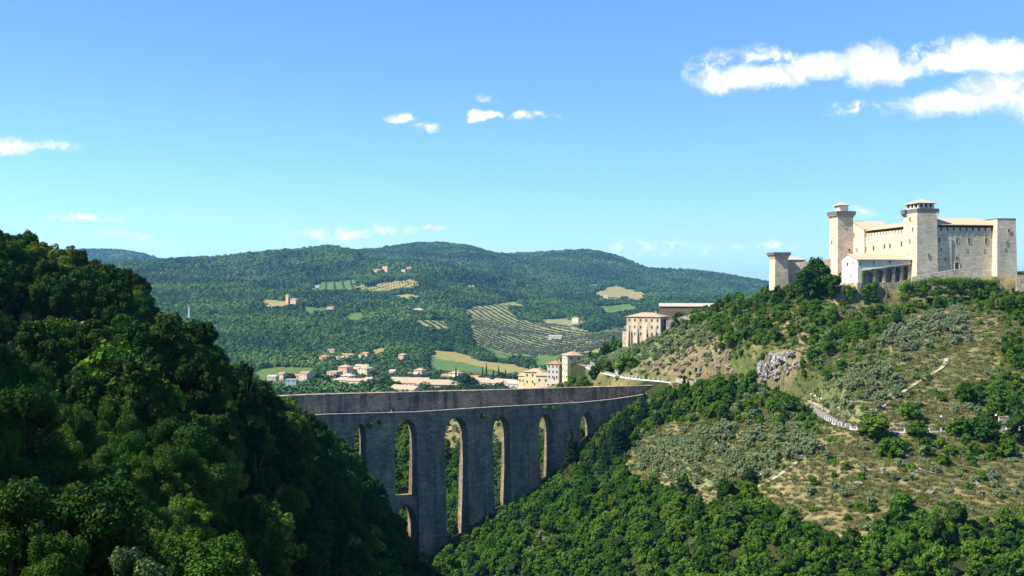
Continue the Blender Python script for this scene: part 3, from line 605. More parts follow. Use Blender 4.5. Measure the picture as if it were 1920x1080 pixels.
mb = MB(); along(mb, sL, sE, -.12, .42, lambda s: deck(s)+.006, lambda s: deck(s)+.62); mb.build('parapet', M_bridge, bridge)
mb = MB(); along(mb, sL, sE, -.2, .5, lambda s: deck(s)+.62, lambda s: deck(s)+.78); mb.build('coping', M_cast2, bridge)
wt = lambda s: float(np.interp(s, [bs(582), bs(742), bs(925), bs(1107), bs(1245)], [-48.6, -49.7, -51.2, -52.6, -53.9]))-.25
mb = MB(); wb = lambda s: deck(s)+.002
sa, sb_ = bs(737), bs(747)                      # doorway through the wall
along(mb, sL, sa, 3.6, 7.8, wb, wt)
along(mb, sb_, sE+4, 3.6, 7.8, wb, wt)
along(mb, sa, sb_, 3.6, 7.8, lambda s: ZD+3.6-1.2*abs((s-(sa+sb_)/2)/(sb_-sa)*2)**2, wt, .25); mb.build('channel_wall', M_bwall, bridge)
mb = MB(); along(mb, sL, sE+4, 3.4, 8.0, lambda s: wt(s), lambda s: wt(s)+.3); mb.build('wall_coping', M_bwall, bridge)
mb = MB(); mb.box((bs(718), 3.5, ZD+1.3), (1.1, .5, 2.4)); mb.build('niche', M_dark, bridge)
# steps wall climbing the hill past the bridge end
p0 = BM @ Vector((sE+3, 1.0, 0)); p1 = ontop(1316, 688, -41)
sel = resample([[p0.x, p0.y], [(p0.x+p1.x)/2+1, (p0.y+p1.y)/2], [p1.x, p1.y]], 3.); zz = H(sel[:, 0], sel[:, 1])
wallstrip('stone_wall', sel, zz-1.5, zz+2.2, .7, M_rub, 'stone wall climbing the rocky slope above the right end of the aqueduct')

# ------------------------------------------------------------------ windows and castle
def M2(org, rz): return Matrix.Translation(Vector(org)) @ Matrix.Rotation(rz, 4, 'Z')
def window_at(parent, c, d, w, h, arch=False, frame=None, name='window', proud=.12):
    """c: centre on the wall (parent space), d: outward normal (2D), parent part"""
    d = Vector((d[0], d[1], 0)).normalized(); x = Vector((-d.y, d.x, 0)); c = Vector(c)
    fr = MB(); Mx = Matrix(((x.x, d.x, 0, c.x), (x.y, d.y, 0, c.y), (0, 0, 1, c.z), (0, 0, 0, 1)))
    t = max(.1, min(.22, w*.18))
    fr.box((0, proud/2, -h/2-t/2), (w+2*t+.1, proud+.08, t)); fr.box((0, proud/2, h/2+t/2), (w+2*t, proud, t))
    fr.box((-w/2-t/2, proud/2, 0), (t, proud, h)); fr.box((w/2+t/2, proud/2, 0), (t, proud, h))
    o_ = fr.build(name, frame or M_cast2, parent, M=Mx)
    pn = MB()
    if arch:
        pts = [(-w/2, -h/2), (w/2, -h/2)]+[(w/2*math.cos(a), h/2-w/2+w/2*math.sin(a)) for a in np.linspace(0, math.pi, 9)]
        k = len(pts); pn.v = [(x_, .03, z_) for x_, z_ in pts]; pn.f = [tuple(range(k))]
    else: pn.box((0, -.02, 0), (w, .1, h))
    pn.build('pane', M_dark if arch else M_glass, o_, M=Mx); return o_
castle = empty('castle', (CB[0], CB[1], 0), R(CA)); tag(castle, 'large pale stone fortress with square roofed towers on the hilltop', 'castle')
# castle local space: x = along the right-hand front, y = backwards, z = height
def ray_local(px, py, r=None, t=None):          # where a sight line meets the plane x=r or y=t of the castle space
    d = Vector(((px-960)/FPX, 1, (HOR-py)/FPX)); ox, oy = -CB[0], -CB[1]
    lx = lambda X, Y: X*eR[0]+Y*eR[1]; ly = lambda X, Y: X*eL[0]+Y*eL[1]
    if r is not None: k = (r-lx(ox, oy))/lx(d.x, d.y)
    else: k = (t-ly(ox, oy))/ly(d.x, d.y)
    return Vector((lx(ox, oy)+k*lx(d.x, d.y), ly(ox, oy)+k*ly(d.x, d.y), k*d.z))
def block(x0, x1, y0, y1, z0, z1, batter=0):
    mb = MB(); e = batter; v = [(x0-e, y0-e, z0), (x1+e, y0-e, z0), (x1+e, y1+e, z0), (x0-e, y1+e, z0), (x0, y0, z1), (x1, y0, z1), (x1, y1, z1), (x0, y1, z1)]
    mb.v = v; mb.f = [(0, 3, 2, 1), (4, 5, 6, 7), (0, 1, 5, 4), (1, 2, 6, 5), (2, 3, 7, 6), (3, 0, 4, 7)]; return mb
def hiproof(x0, x1, y0, y1, z, h, over=.7, th=.3):
    mb = MB(); a, b_, c_, d_ = x0-over, x1+over, y0-over, y1+over; wx, wy = b_-a, d_-c_; cx, cy = (a+b_)/2, (c_+d_)/2
    if wx >= wy: r0, r1 = (a+wy/2, cy, z+h), (b_-wy/2, cy, z+h)
    else: r0, r1 = (cx, c_+wx/2, z+h), (cx, d_-wx/2, z+h)
    mb.v = [(a, c_, z), (b_, c_, z), (b_, d_, z), (a, d_, z), (a, c_, z+th), (b_, c_, z+th), (b_, d_, z+th), (a, d_, z+th), (r0[0], r0[1], r0[2]+th), (r1[0], r1[1], r1[2]+th)]
    mb.f = [(0, 3, 2, 1), (0, 1, 5, 4), (1, 2, 6, 5), (2, 3, 7, 6), (3, 0, 4, 7)]
    if wx >= wy: mb.f += [(4, 5, 9, 8), (5, 6, 9), (6, 7, 8, 9), (7, 4, 8)]
    else: mb.f += [(4, 5, 8), (5, 6, 9, 8), (6, 7, 9), (7, 4, 8, 9)]
    return mb
def slabroof(P, th=.35):                        # roof plane through four points, given thickness
    mb = MB(); mb.v = list(P)+[(x, y, z-th) for x, y, z in P]; mb.f = [(0, 1, 2, 3), (7, 6, 5, 4)]+[(i, 4+i, 4+(i+1) % 4, (i+1) % 4) for i in range(4)]; return mb
def big_tower(parent, x0, x1, y0, y1, z0, ztop, corb, roofh, loggia_h, bat=.8, corbel_front=True, only=None):
    tw = block(x0, x1, y0, y1, z0, ztop, bat).build('tower', M_cast, parent)
    if corb:
        sp = 1.5
        def run(ax, fixed, lo, hi, dx, dy):
            n = int((hi-lo)/sp)
            for k in range(n+1):
                q = lo+(hi-lo)*k/n
                cb = MB()
                for j, (o1, hh) in enumerate(((.35, .5), (.8, .5), (1.25, .6))):
                    zc = ztop-2.6+j*.55
                    if ax == 'x': cb.box((q, fixed+dy*o1/2, zc+.25), (.55, o1, hh))
                    else: cb.box((fixed+dx*o1/2, q, zc+.25), (o1, .55, hh))
                cb.build('corbel', M_cast, tw)
        if corb in ('all',): run('x', y0, x0, x1, 0, -1); run('y', x0, y0, y1, -1, 0)
        run('x', y1, x0, x1, 0, 1); run('y', x1, y0, y1, 1, 0)
        if corb == 'back': run('y', x0, y0+(y1-y0)*.75, y1, -1, 0)
        o1 = 1.3; ff = o1 if corb == 'all' else .12
        bt = MB(); xa, xb, ya, yb = x0-ff, x1+o1, y0-ff, y1+o1
        zc = ztop-.7
        bt.box(((xa+xb)/2, ya+.3, zc+.9), (xb-xa, .6, 1.8)); bt.box(((xa+xb)/2, yb-.3, zc+.9), (xb-xa, .6, 1.8))
        bt.box((xa+.3, (ya+yb)/2, zc+.9), (.6, yb-ya-1.2, 1.8)); bt.box((xb-.3, (ya+yb)/2, zc+.9), (.6, yb-ya-1.2, 1.8))
        bt.box(((xa+xb)/2, (ya+yb)/2, zc-.15), (xb-xa-.02, yb-ya-.02, .3))
        if corb == 'back': bt.box((x0-.7, y1-1.6, zc+.6), (1.6, 4.4, 2.4))
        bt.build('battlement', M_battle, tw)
    if roofh:
        i = 2.0 if corb == 'all' else .9; lg = MB(); zc = ztop-.4; X0, X1, Y0, Y1 = x0+i, x1-i, y0+i, y1-i
        lg.box(((X0+X1)/2, (Y0+Y1)/2, zc+loggia_h*.25), (X1-X0-.5, Y1-Y0-.5, loggia_h*.5))
        for k in range(4):
            f = k/3; ww = 1.3
            for yq in (Y0+.3, Y1-.3): lg.box((X0+ww/2+(X1-X0-ww)*f, yq, zc+loggia_h/2), (ww, .6, loggia_h))
            if 0 < k < 3:
                for xq in (X0+.3, X1-.3): lg.box((xq, Y0+ww/2+(Y1-Y0-ww)*f, zc+loggia_h/2), (.6, ww, loggia_h))
        lg.build('loggia', M_cast2, tw)
        dk = MB(); dk.box(((X0+X1)/2, (Y0+Y1)/2, zc+loggia_h*.55), (X1-X0-1.6, Y1-Y0-1.6, loggia_h*.88)); dk.build('loggia_shade', M_woodshade, tw)  # dark core put in for the shade between the loggia posts
        hiproof(X0, X1, Y0, Y1, zc+loggia_h, roofh, 1.0).build('roof', M_tile2, tw)
    return tw
zt = .5*(558+570)*(HOR-397)/FPX
tA = big_tower(castle, 0, 11, 0, 14, -6, 40.6, 'back', 2.2, 4.2, .6)
tB = big_tower(castle, -10.1, -.8, 72.2, 83, -6, 44.2, 'all', 1.8, 5.0, .8)
tC = block(43.3, 53.8, -3, 8, -4, 36.1, .7).build('tower', M_cast, castle)
mb = MB()
for (a_, b_, c_, d_) in ((43.2, 53.9, -3.1, -2.5), (43.2, 53.9, 7.5, 8.1), (43.2, 43.8, -2.5, 7.5), (53.3, 53.9, -2.5, 7.5)): mb.box(((a_+b_)/2, (c_+d_)/2, 36.4), (b_-a_, d_-c_, .6))
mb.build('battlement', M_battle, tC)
# right wing
def crenels(x0, x1, yf, z, hm, gap, mer, along_x=True, depth=.9):
    mb = MB(); L = x1-x0; n = int(L/(gap+mer)); st = L/n
    for k in range(n):
        c_ = x0+st*k+(st-gap)/2; w = st-gap
        if along_x: mb.box((c_, yf+depth/2, z+hm/2), (w, depth, hm))
        else: mb.box((yf+depth/2, c_, z+hm/2), (depth, w, hm))
    return mb
WY = 1.2
mb = block(10.95, 43.35, WY, 22, -2, 30.2); wR = mb.build('right_wing', M_cast, castle)
crenels(11.05, 43.25, WY, 30.2, 1.7, .95, 2.6).build('merlons', M_cast, wR)
mb = MB(); mb.box((27.1, 12.5, 32.0), (31.8, 15, 3.6)); mb.build('attic_shade', M_woodshade, wR)  # dark box painted as the shadowed gap between merlons and roof
mb = slabroof([(11.02, WY-.9, 33.4), (43.28, WY-.9, 33.4), (43.28, 13, 37.6), (11.02, 13, 37.6)]); mb2 = slabroof([(11.02, 13, 37.62), (43.28, 13, 37.62), (43.28, 22.8, 33.4), (11.02, 22.8, 33.4)])
mb.v += mb2.v; k = 8; mb.f += [tuple(i+k for i in f) for f in mb2.f]; mb.build('roof', M_tile2, wR)
for q in range(10): xx_ = 12.6+q*3.22; mb = MB(); mb.box((xx_, WY-.12, 28.6), (.4, .24, 1.0)); mb.build('corbel', M_cast, wR)  # added blocks standing in for the sunlit bits of the crenel gaps
# left wing, running back from the front tower
mb = block(.2, 18, 14.05, 58, -4, 29.6); wL = mb.build('left_wing', M_cast, castle)
crenels(14.2, 57.8, .2, 29.6, 1.8, 1.0, 2.3, False).build('merlons', M_cast, wL)
mb = MB(); mb.box((10, 36, 31.4), (15, 43, 3.4)); mb.build('attic_shade', M_woodshade, wL)  # dark fill for the eaves shadow above the left wing merlons
mb = slabroof([(-.3, 14.1, 33.2), (-.3, 58, 33.2), (9, 58, 36.2), (9, 14.1, 36.2)]); mb2 = slabroof([(9, 14.1, 36.2), (9, 58, 36.2), (18.9, 58, 32.9), (18.9, 14.1, 32.9)])
mb.v += mb2.v; mb.f += [tuple(i+8 for i in f) for f in mb2.f]; mb.build('roof', M_tile2, wL)
mb = MB(); x0, x1 = -.7, 17
mb.v = [(x0, 58.02, -4), (x1, 58.02, -4), (x1, 72, -4), (x0, 72, -4), (x0, 58.02, 33.6), (x1, 58.02, 33.6), (x1, 72, 39), (x0, 72, 39)]
mb.f = [(0, 3, 2, 1), (4, 5, 6, 7), (0, 1, 5, 4), (1, 2, 6, 5), (2, 3, 7, 6), (3, 0, 4, 7)]; wM = mb.build('end_block', M_cast, castle)
slabroof([(x0-.5, 57.6, 33.9), (x1, 57.6, 33.9), (x1, 72.2, 39.5), (x0-.5, 72.2, 39.5)]).build('roof', M_tile2, wM)
block(43.4, 53, 8.05, 40, -4, 30).build('rear_wing', M_cast, castle)
# windows on the walls, each where its sight line meets the wall
def cw(part, px, py, w, h, r=None, t=None, arch=False, frame=None):
    c_ = ray_local(px, py, r, t); d = (-1, 0) if r is not None else (0, -1); window_at(part, c_+Vector((d[0], d[1], 0))*.02, d, w, h, arch, frame or M_cast)
for px_, py_ in ((1607, 469),): cw(wM, px_, py_, 1.3, 2.6, r=-.7)
cw(wM, 1601.5, 440, 1.1, 2.4, r=-.7)
for px_, py_ in ((1623.6, 466.8), (1638, 465), (1658.5, 462), (1669, 461), (1690.5, 457)): cw(wL, px_, py_, 1.8, 2.6, r=.2)
for px_, py_, h_ in ((1706, 411, 2.2), (1711, 430, 2.0), (1706, 452.5, 2.2), (1703, 478.5, 1.4)): cw(tA, px_, py_, .9, h_, r=-.25)
cw(tA, 1741, 479, .8, 2.0, t=-.45)
for px_ in (1761, 1794.5, 1817, 1849): cw(wR, px_, 451, 1.35, 2.7, t=WY)
for px_, py_ in ((1764.5, 468), (1812.7, 469), (1845, 469)): cw(wR, px_, py_, .75, 1.5, t=WY)
for px_, py_ in ((1758.5, 485.5), (1772.6, 486)): cw(wR, px_, py_, .8, 1.4, t=WY)
cw(wR, 1794, 484, 1.0, 1.7, t=WY, arch=True)
c_ = ray_local(1794, 498, t=WY); fr = MB()
for s_ in (-1, 1): fr.box((c_.x+s_*1.35, WY-.1, c_.z-.4), (.5, .3, 3.2))
fr.box((c_.x, WY-.1, c_.z+1.9), (2.6, .3, .45)); dr = fr.build('portal', M_cast2, wR)
mb = MB(); mb.box((c_.x, WY-.03, c_.z-.2), (2.1, .1, 3.6)); mb.build('door', M_dark, dr)
c_ = ray_local(1785, 452, t=WY); mb = MB(); mb.tube([(c_.x, WY-.15, c_.z+1), (c_.x, WY-.15, 6)], [.16, .16]); mb.build('drainpipe', M_metal, wR)
for px_, py_, w_, h_ in ((1892, 432.5, 1.5, 1.5), (1887.7, 455, .9, 1.9), (1885, 467.5, .8, 1.2)): cw(tC, px_, py_, w_, h_, t=-3.3)
cw(tB, 1582.5, 424, .8, 1.0, t=71.8); cw(tB, 1559, 454, .9, 2.0, r=-10.5); cw(tB, 1592.5, 469, 1.3, 1.6, t=71.6)

# annex in front of the castle
annex = empty('annex_building', (CB[0], CB[1], 0), R(CA)); tag(annex, 'white gabled annex with an arcaded side below the castle', 'building')
AX0, AX1, AT, AD = -30.6, -1.0, 5.0, 18.5; ZE = 15.0; ZR = 18.0; yr = AT+11.5
mb = MB(); P_ = [(AT, 3.0), (AT, ZE), (yr, ZR), (AT+AD, ZE+.8), (AT+AD, 3.0)]
mb.v = [(AX0, y_, z_) for y_, z_ in P_]+[(AX0+2.4, y_, z_) for y_, z_ in P_]; mb.f = [(4, 3, 2, 1, 0), (5, 6, 7, 8, 9)]+[(i, (i+1) % 5, 5+(i+1) % 5, 5+i) for i in range(5)]
gab = mb.build('gable_wall', M_cast2, annex)
mb = MB(); n = 12                                # upper side wall above the sloping ledge
zl = lambda x: 8.9+(x-AX0)/(AX1-AX0)*3.9
for k in range(n):
    a_, b_ = AX0+2.4+(AX1-AX0-2.4)*k/n, AX0+2.4+(AX1-AX0-2.4)*(k+1)/n
    mb.quad((a_, AT, zl(a_)), (b_, AT, zl(b_)), (b_, AT, ZE), (a_, AT, ZE)); mb.quad((a_, AT+3, zl(a_)), (b_, AT+3, zl(b_)), (b_, AT, zl(b_)), (a_, AT, zl(a_)))
    mb.quad((a_, AT+AD, ZE+.8), (b_, AT+AD, ZE+.8), (b_, AT+AD, 3), (a_, AT+AD, 3))
mb.quad((AX1, AT, zl(AX1)), (AX1, AT+AD, 3), (AX1, AT+AD, ZE+.8), (AX1, yr, ZR), (AX1, AT, ZE))
side_w = mb.build('side_wall', M_cast2, annex)
mb = MB(); mb.box(((AX0+2.4+AX1)/2, AT+3.2, 7.0), (AX1-AX0-2.42, .4, 12)); lw = mb.build('arcade_back_wall', M_rub, annex)
mb = MB()
for px_ in (1618, 1640, 1658, 1676, 1691, 1706):
    c_ = ray_local(px_, 515, t=AT); mb.box((c_.x, AT+1.6, (zl(c_.x)+2.6)/2-.3), (1.5, 2.8, zl(c_.x)-2.7+.6))
mb.build('arcade_piers', M_rub, annex)
mb = MB()
cs = [ray_local(q, 515, t=AT).x for q in (1618, 1640, 1658, 1676, 1691, 1706)]
for a_, b_ in zip(cs[:-1], cs[1:]):
    a2, b2 = a_+.7, b_-.7; m_ = (a2+b2)/2; prs = []
    for k in range(9): t_ = k/8; xx_ = a2+(b2-a2)*t_; prs.append((xx_, min(zl(a2), zl(b2))-.7-2.2*(1-math.sqrt(max(0, 1-(2*t_-1)**2)))))
    for (x1_, z1_), (x2_, z2_) in zip(prs[:-1], prs[1:]):
        mb.quad((x1_, AT+.5, z1_), (x2_, AT+.5, z2_), (x2_, AT+.5, zl(x2_)-.02), (x1_, AT+.5, zl(x1_)-.02)); mb.quad((x1_, AT+2.9, z1_), (x2_, AT+2.9, z2_), (x2_, AT+.5, z2_), (x1_, AT+.5, z1_))
mb.build('arcade_arches', M_rub, annex)
mb = MB(); mb.bar((AX0+2.4, AT-.15, zl(AX0+2.4)), (AX1, AT-.15, zl(AX1)), .5, .3); mb.build('ledge', M_cast2, side_w)
mb = slabroof([(AX0-.4, AT-.6, ZE-.0), (AX1+.6, AT-.6, ZE), (AX1+.6, yr, ZR+.3), (AX0-.4, yr, ZR+.3)]); m2 = slabroof([(AX0-.4, yr, ZR+.3), (AX1+.6, yr, ZR+.3), (AX1+.6, AT+AD+.6, ZE+.7), (AX0-.4, AT+AD+.6, ZE+.7)])
mb.v += m2.v; mb.f += [tuple(i+8 for i in f) for f in m2.f]; mb.build('roof', M_tile2, annex)
def aw(part, px, py, w, h, r=None, t=None):
    c_ = ray_local(px, py, r, t); d = (-1, 0) if r is not None else (0, -1); window_at(part, c_+Vector((d[0], d[1], 0))*.02, d, w, h, False, M_cast2)
for px_, py_, w_, h_ in ((1589.5, 495.5, 1.3, 1.7), (1600.5, 493.5, .7, .9), (1596, 516.5, .9, 1.4), (1578, 518.5, .6, .7)): aw(gab, px_, py_, w_*1.5, h_, r=AX0)
for px_, py_, w_, h_ in ((1612.5, 495, 1.0, 1.8), (1638.5, 491.5, 1.1, 1.6), (1668.5, 490.5, 1.1, 1.4)): aw(side_w, px_, py_, w_, h_, t=AT)
# foundation and terrace walls
fw = empty('foundation_wall', (CB[0], CB[1], 0), R(CA)); tag(fw, 'rough stone wall under the white annex with a small window', 'wall')
mb = block(AX0-.6, AX0+5.2, AT-1.0, AT+AD+.4, -16, 2.98, .5); fo = mb.build('masonry', M_rub, fw)
mb = block(AX0+5.25, AX1+.5, AT-.6, AT+8, -16, 3.0, .4); mb.build('masonry', M_rub, fw)
c_ = ray_local(1595, 530, r=AX0-.65); window_at(fo, (AX0+2.1, AT-1.16, 1.4), (0, -1), 1.3, 1.5, False, M_rub)
def local_line(pts): return np.array([[CB[0]+a*eR[0]+c*eL[0], CB[1]+a*eR[1]+c*eL[1]] for a, c in pts])
sel = resample(local_line([(-4.5, -3.0), (4, -5.5), (24, -9), (30, -10)]), 3.)
pxs = pxof(sel); topz = np.array([(HOR-np.interp(p_, [1690, 1710, 1800, 1830], [520, 519.5, 504.5, 503]))/FPX*y_ for p_, y_ in zip(pxs, sel[:, 1])])
wallstrip('terrace_wall', sel, -6, topz, .8, M_rub, 'brown stone terrace wall rising to the right below the front castle tower', cope=M_cast2)
sel = resample(local_line([(50, -9), (58, -10.5), (66, -12), (80, -14), (100, -16)]), 3.)
pxs = pxof(sel); topz = np.array([(HOR-np.interp(p_, [1870, 1885, 1900, 1990], [506, 513, 516, 518]))/FPX*y_ for p_, y_ in zip(pxs, sel[:, 1])])
wallstrip('terrace_wall', sel, -2, topz, .9, M_rub, 'pale curving terrace wall under the right hand castle tower', cope=M_cast2)
# old outwork left of the annex
sel = resample(local_line([(-40, 4), (-33, 9), (-31.2, 12)]), 2.)
wallstrip('ruined_wall', sel, -12, 1.0, .9, M_rub, 'broken stone wall between the ivy and the white annex')
# small outer tower and curtain wall
OT = pt(1453.5, 603); ot = empty('outer_tower', (OT.x, OT.y, 0), R(CA)); tag(ot, 'short square outer tower with a dark flared top left of the castle', 'tower')
block(0, 7.4, 0, 8, -10, 18.3, .5).build('shaft', M_cast, ot)
mb = MB(); mb.v = [(0, 0, 16.2), (7.4, 0, 16.2), (7.4, 8, 16.2), (0, 8, 16.2), (-1, -1, 18.6), (8.4, -1, 18.6), (8.4, 9, 18.6), (-1, 9, 18.6)]
mb.f = [(4, 5, 6, 7), (0, 1, 5, 4), (1, 2, 6, 5), (2, 3, 7, 6), (3, 0, 4, 7)]; mb.build('flared_top', M_cast, ot)
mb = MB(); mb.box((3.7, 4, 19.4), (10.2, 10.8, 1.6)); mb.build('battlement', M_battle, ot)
cwl = empty('curtain_wall', (OT.x, OT.y, 0), R(CA)); tag(cwl, 'pale curtain wall joining the small outer tower to the tall left tower', 'wall')
mb = MB()
for k in range(8):
    f0, f1 = k/8, (k+1)/8; A_ = Vector((7.9, 7, 0)).lerp(Vector((34, 2, 0)), f0); C_ = Vector((7.9, 7, 0)).lerp(Vector((34, 2, 0)), f1); h0, h1 = 13.5+3.5*f0, 13.5+3.5*f1
    for s_ in (0, 1.6): mb.quad((A_.x, A_.y+s_, -9), (C_.x, C_.y+s_, -9), (C_.x, C_.y+s_, h1), (A_.x, A_.y+s_, h0))
    mb.quad((A_.x, A_.y, h0), (C_.x, C_.y, h1), (C_.x, C_.y+1.6, h1), (A_.x, A_.y+1.6, h0))
mb.build('masonry', M_cast, cwl)
lh = empty('gate_building', (OT.x, OT.y, 0), R(CA)); tag(lh, 'low pale roofed building behind the curtain wall', 'building')
block(9, 24, 14, 24, -5, 16.2).build('wall', M_cast, lh); hiproof(9, 24, 14, 24, 16.2, 1.8, .5).build('roof', M_tile2, lh)

# ------------------------------------------------------------------ houses
def house(name, px, Yv, w, d, h, ang, wall, roof, label, rtype='gable', rows=2, group=None, zb=None, colsf=3, colss=2, cat='house', rh=None, chim=True, wn=True, sink=3.0):
    """ang: direction (deg) the front wall faces. w along the front, d depth"""
    P = pt(px, Yv); z = gz(P.x, P.y) if zb is None else zb; o_ = empty(name, (P.x, P.y, z), R(ang+90)); tag(o_, label, cat, group)
    wl = block(-w/2, w/2, -d/2, d/2, -sink, h).build('wall', wall, o_); rh = rh or min(w, d)*.22
    if rtype == 'gable':
        ov = .5; mb = MB(); th = .25
        if w >= d:
            A = [(-w/2-ov, -d/2-ov, h-.0), (w/2+ov, -d/2-ov, h), (w/2+ov, 0, h+rh), (-w/2-ov, 0, h+rh)]; B = [(-w/2-ov, 0, h+rh), (w/2+ov, 0, h+rh), (w/2+ov, d/2+ov, h), (-w/2-ov, d/2+ov, h)]
            gb = [[(s*w/2, -d/2, h), (s*w/2, d/2, h), (s*w/2, 0, h+rh-.05)] for s in (-1, 1)]
        else:
            A = [(-w/2-ov, d/2+ov, h), (-w/2-ov, -d/2-ov, h), (0, -d/2-ov, h+rh), (0, d/2+ov, h+rh)]; B = [(0, d/2+ov, h+rh), (0, -d/2-ov, h+rh), (w/2+ov, -d/2-ov, h), (w/2+ov, d/2+ov, h)]
            gb = [[(-w/2, s*d/2, h), (w/2, s*d/2, h), (0, s*d/2, h+rh-.05)] for s in (-1, 1)]
        for Q in (A, B): s2 = slabroof([(x, y, z_+th) for x, y, z_ in Q], th); k = len(mb.v); mb.v += s2.v; mb.f += [tuple(i+k for i in f) for f in s2.f]
        rf = mb.build('roof', roof, o_); g2 = MB()
        for t3 in gb: g2.quad(*t3)
        g2.build('gable', wall, o_)
    elif rtype == 'flat':
        mb = MB(); mb.box((0, 0, h+.2), (w+.8, d+.8, .4)); rf = mb.build('roof', roof, o_)
    else: rf = hiproof(-w/2, w/2, -d/2, d/2, h, rh, .6, .25).build('roof', roof, o_)
    if chim and rtype != 'flat': mb = MB(); mb.box((w*.22, d*.12, h+rh*.8+.5), (.8, .8, 1.8)); mb.box((w*.22, d*.12, h+rh*.8+1.5), (1.0, 1.0, .2)); mb.build('chimney', wall, rf)
    if wn:
        st = h/rows
        for r_ in range(rows):
            zc = st*(r_+.55)
            for k in range(colsf): window_at(wl, (-w/2+w*(k+.5)/colsf, -d/2-.01, zc), (0, -1), min(1.1, w/colsf*.4), min(1.6, st*.5), False, M_white)
            for k in range(colss):
                for s in (-1, 1): window_at(wl, (s*(w/2+.01), -d/2+d*(k+.5)/colss, zc), (s, 0), min(1.1, d/colss*.4), min(1.6, st*.5), False, M_white)
        mb = MB(); mb.box((w*.12, -d/2-.04, 1.0), (1.1, .14, 2.1)); mb.build('door', M_woodshade, wl)
    return o_
# convent on the brow
cv = house('convent_building', 1214, 706, 23.5, 16, 13.5, 243, M_ruin, M_tile, 'tall old convent with faded pink and cream plaster on the brow', 'hip', 3, zb=-32.5, colsf=6, colss=3, cat='building', rh=2.6, sink=10)
for k in range(4):
    mb = MB(); x_ = -11.5+k*6.2; mb.v = [(x_, -8, -9), (x_+1.6, -8, -9), (x_+1.6, -10.2, -9), (x_, -10.2, -9), (x_, -8.02, 9), (x_+1.6, -8.02, 9)]; mb.f = [(0, 1, 2, 3), (3, 2, 5, 4), (0, 3, 4), (1, 5, 2)]; mb.build('buttress', M_ruin, cv)
hall = house('long_hall', 1294, 742, 42, 12, 8.2, 262, M_brown, M_tileg, 'long low hall with brown wall and pale roof behind the convent', 'gable', 1, zb=-21, colsf=8, colss=1, cat='building', rh=2.0, chim=False)
P = pt(1236, 700); sel = resample([[*pt(1249, 694)][:2], [*pt(1275, 692)][:2], [*pt(1300, 690)][:2], [*pt(1335, 688)][:2]], 3.); zz = np.linspace(-21, -14, len(sel))
wallstrip('terrace_wall', sel, zz-12, zz, .8, M_rub, 'grey stone terrace wall running right from the old convent')
sel = resample([[*pt(1168, 712)][:2], [*pt(1184, 702)][:2]], 2.); wallstrip('terrace_wall', sel, -48, -29, .8, M_rub, 'short grey buttress wall at the left foot of the old convent')
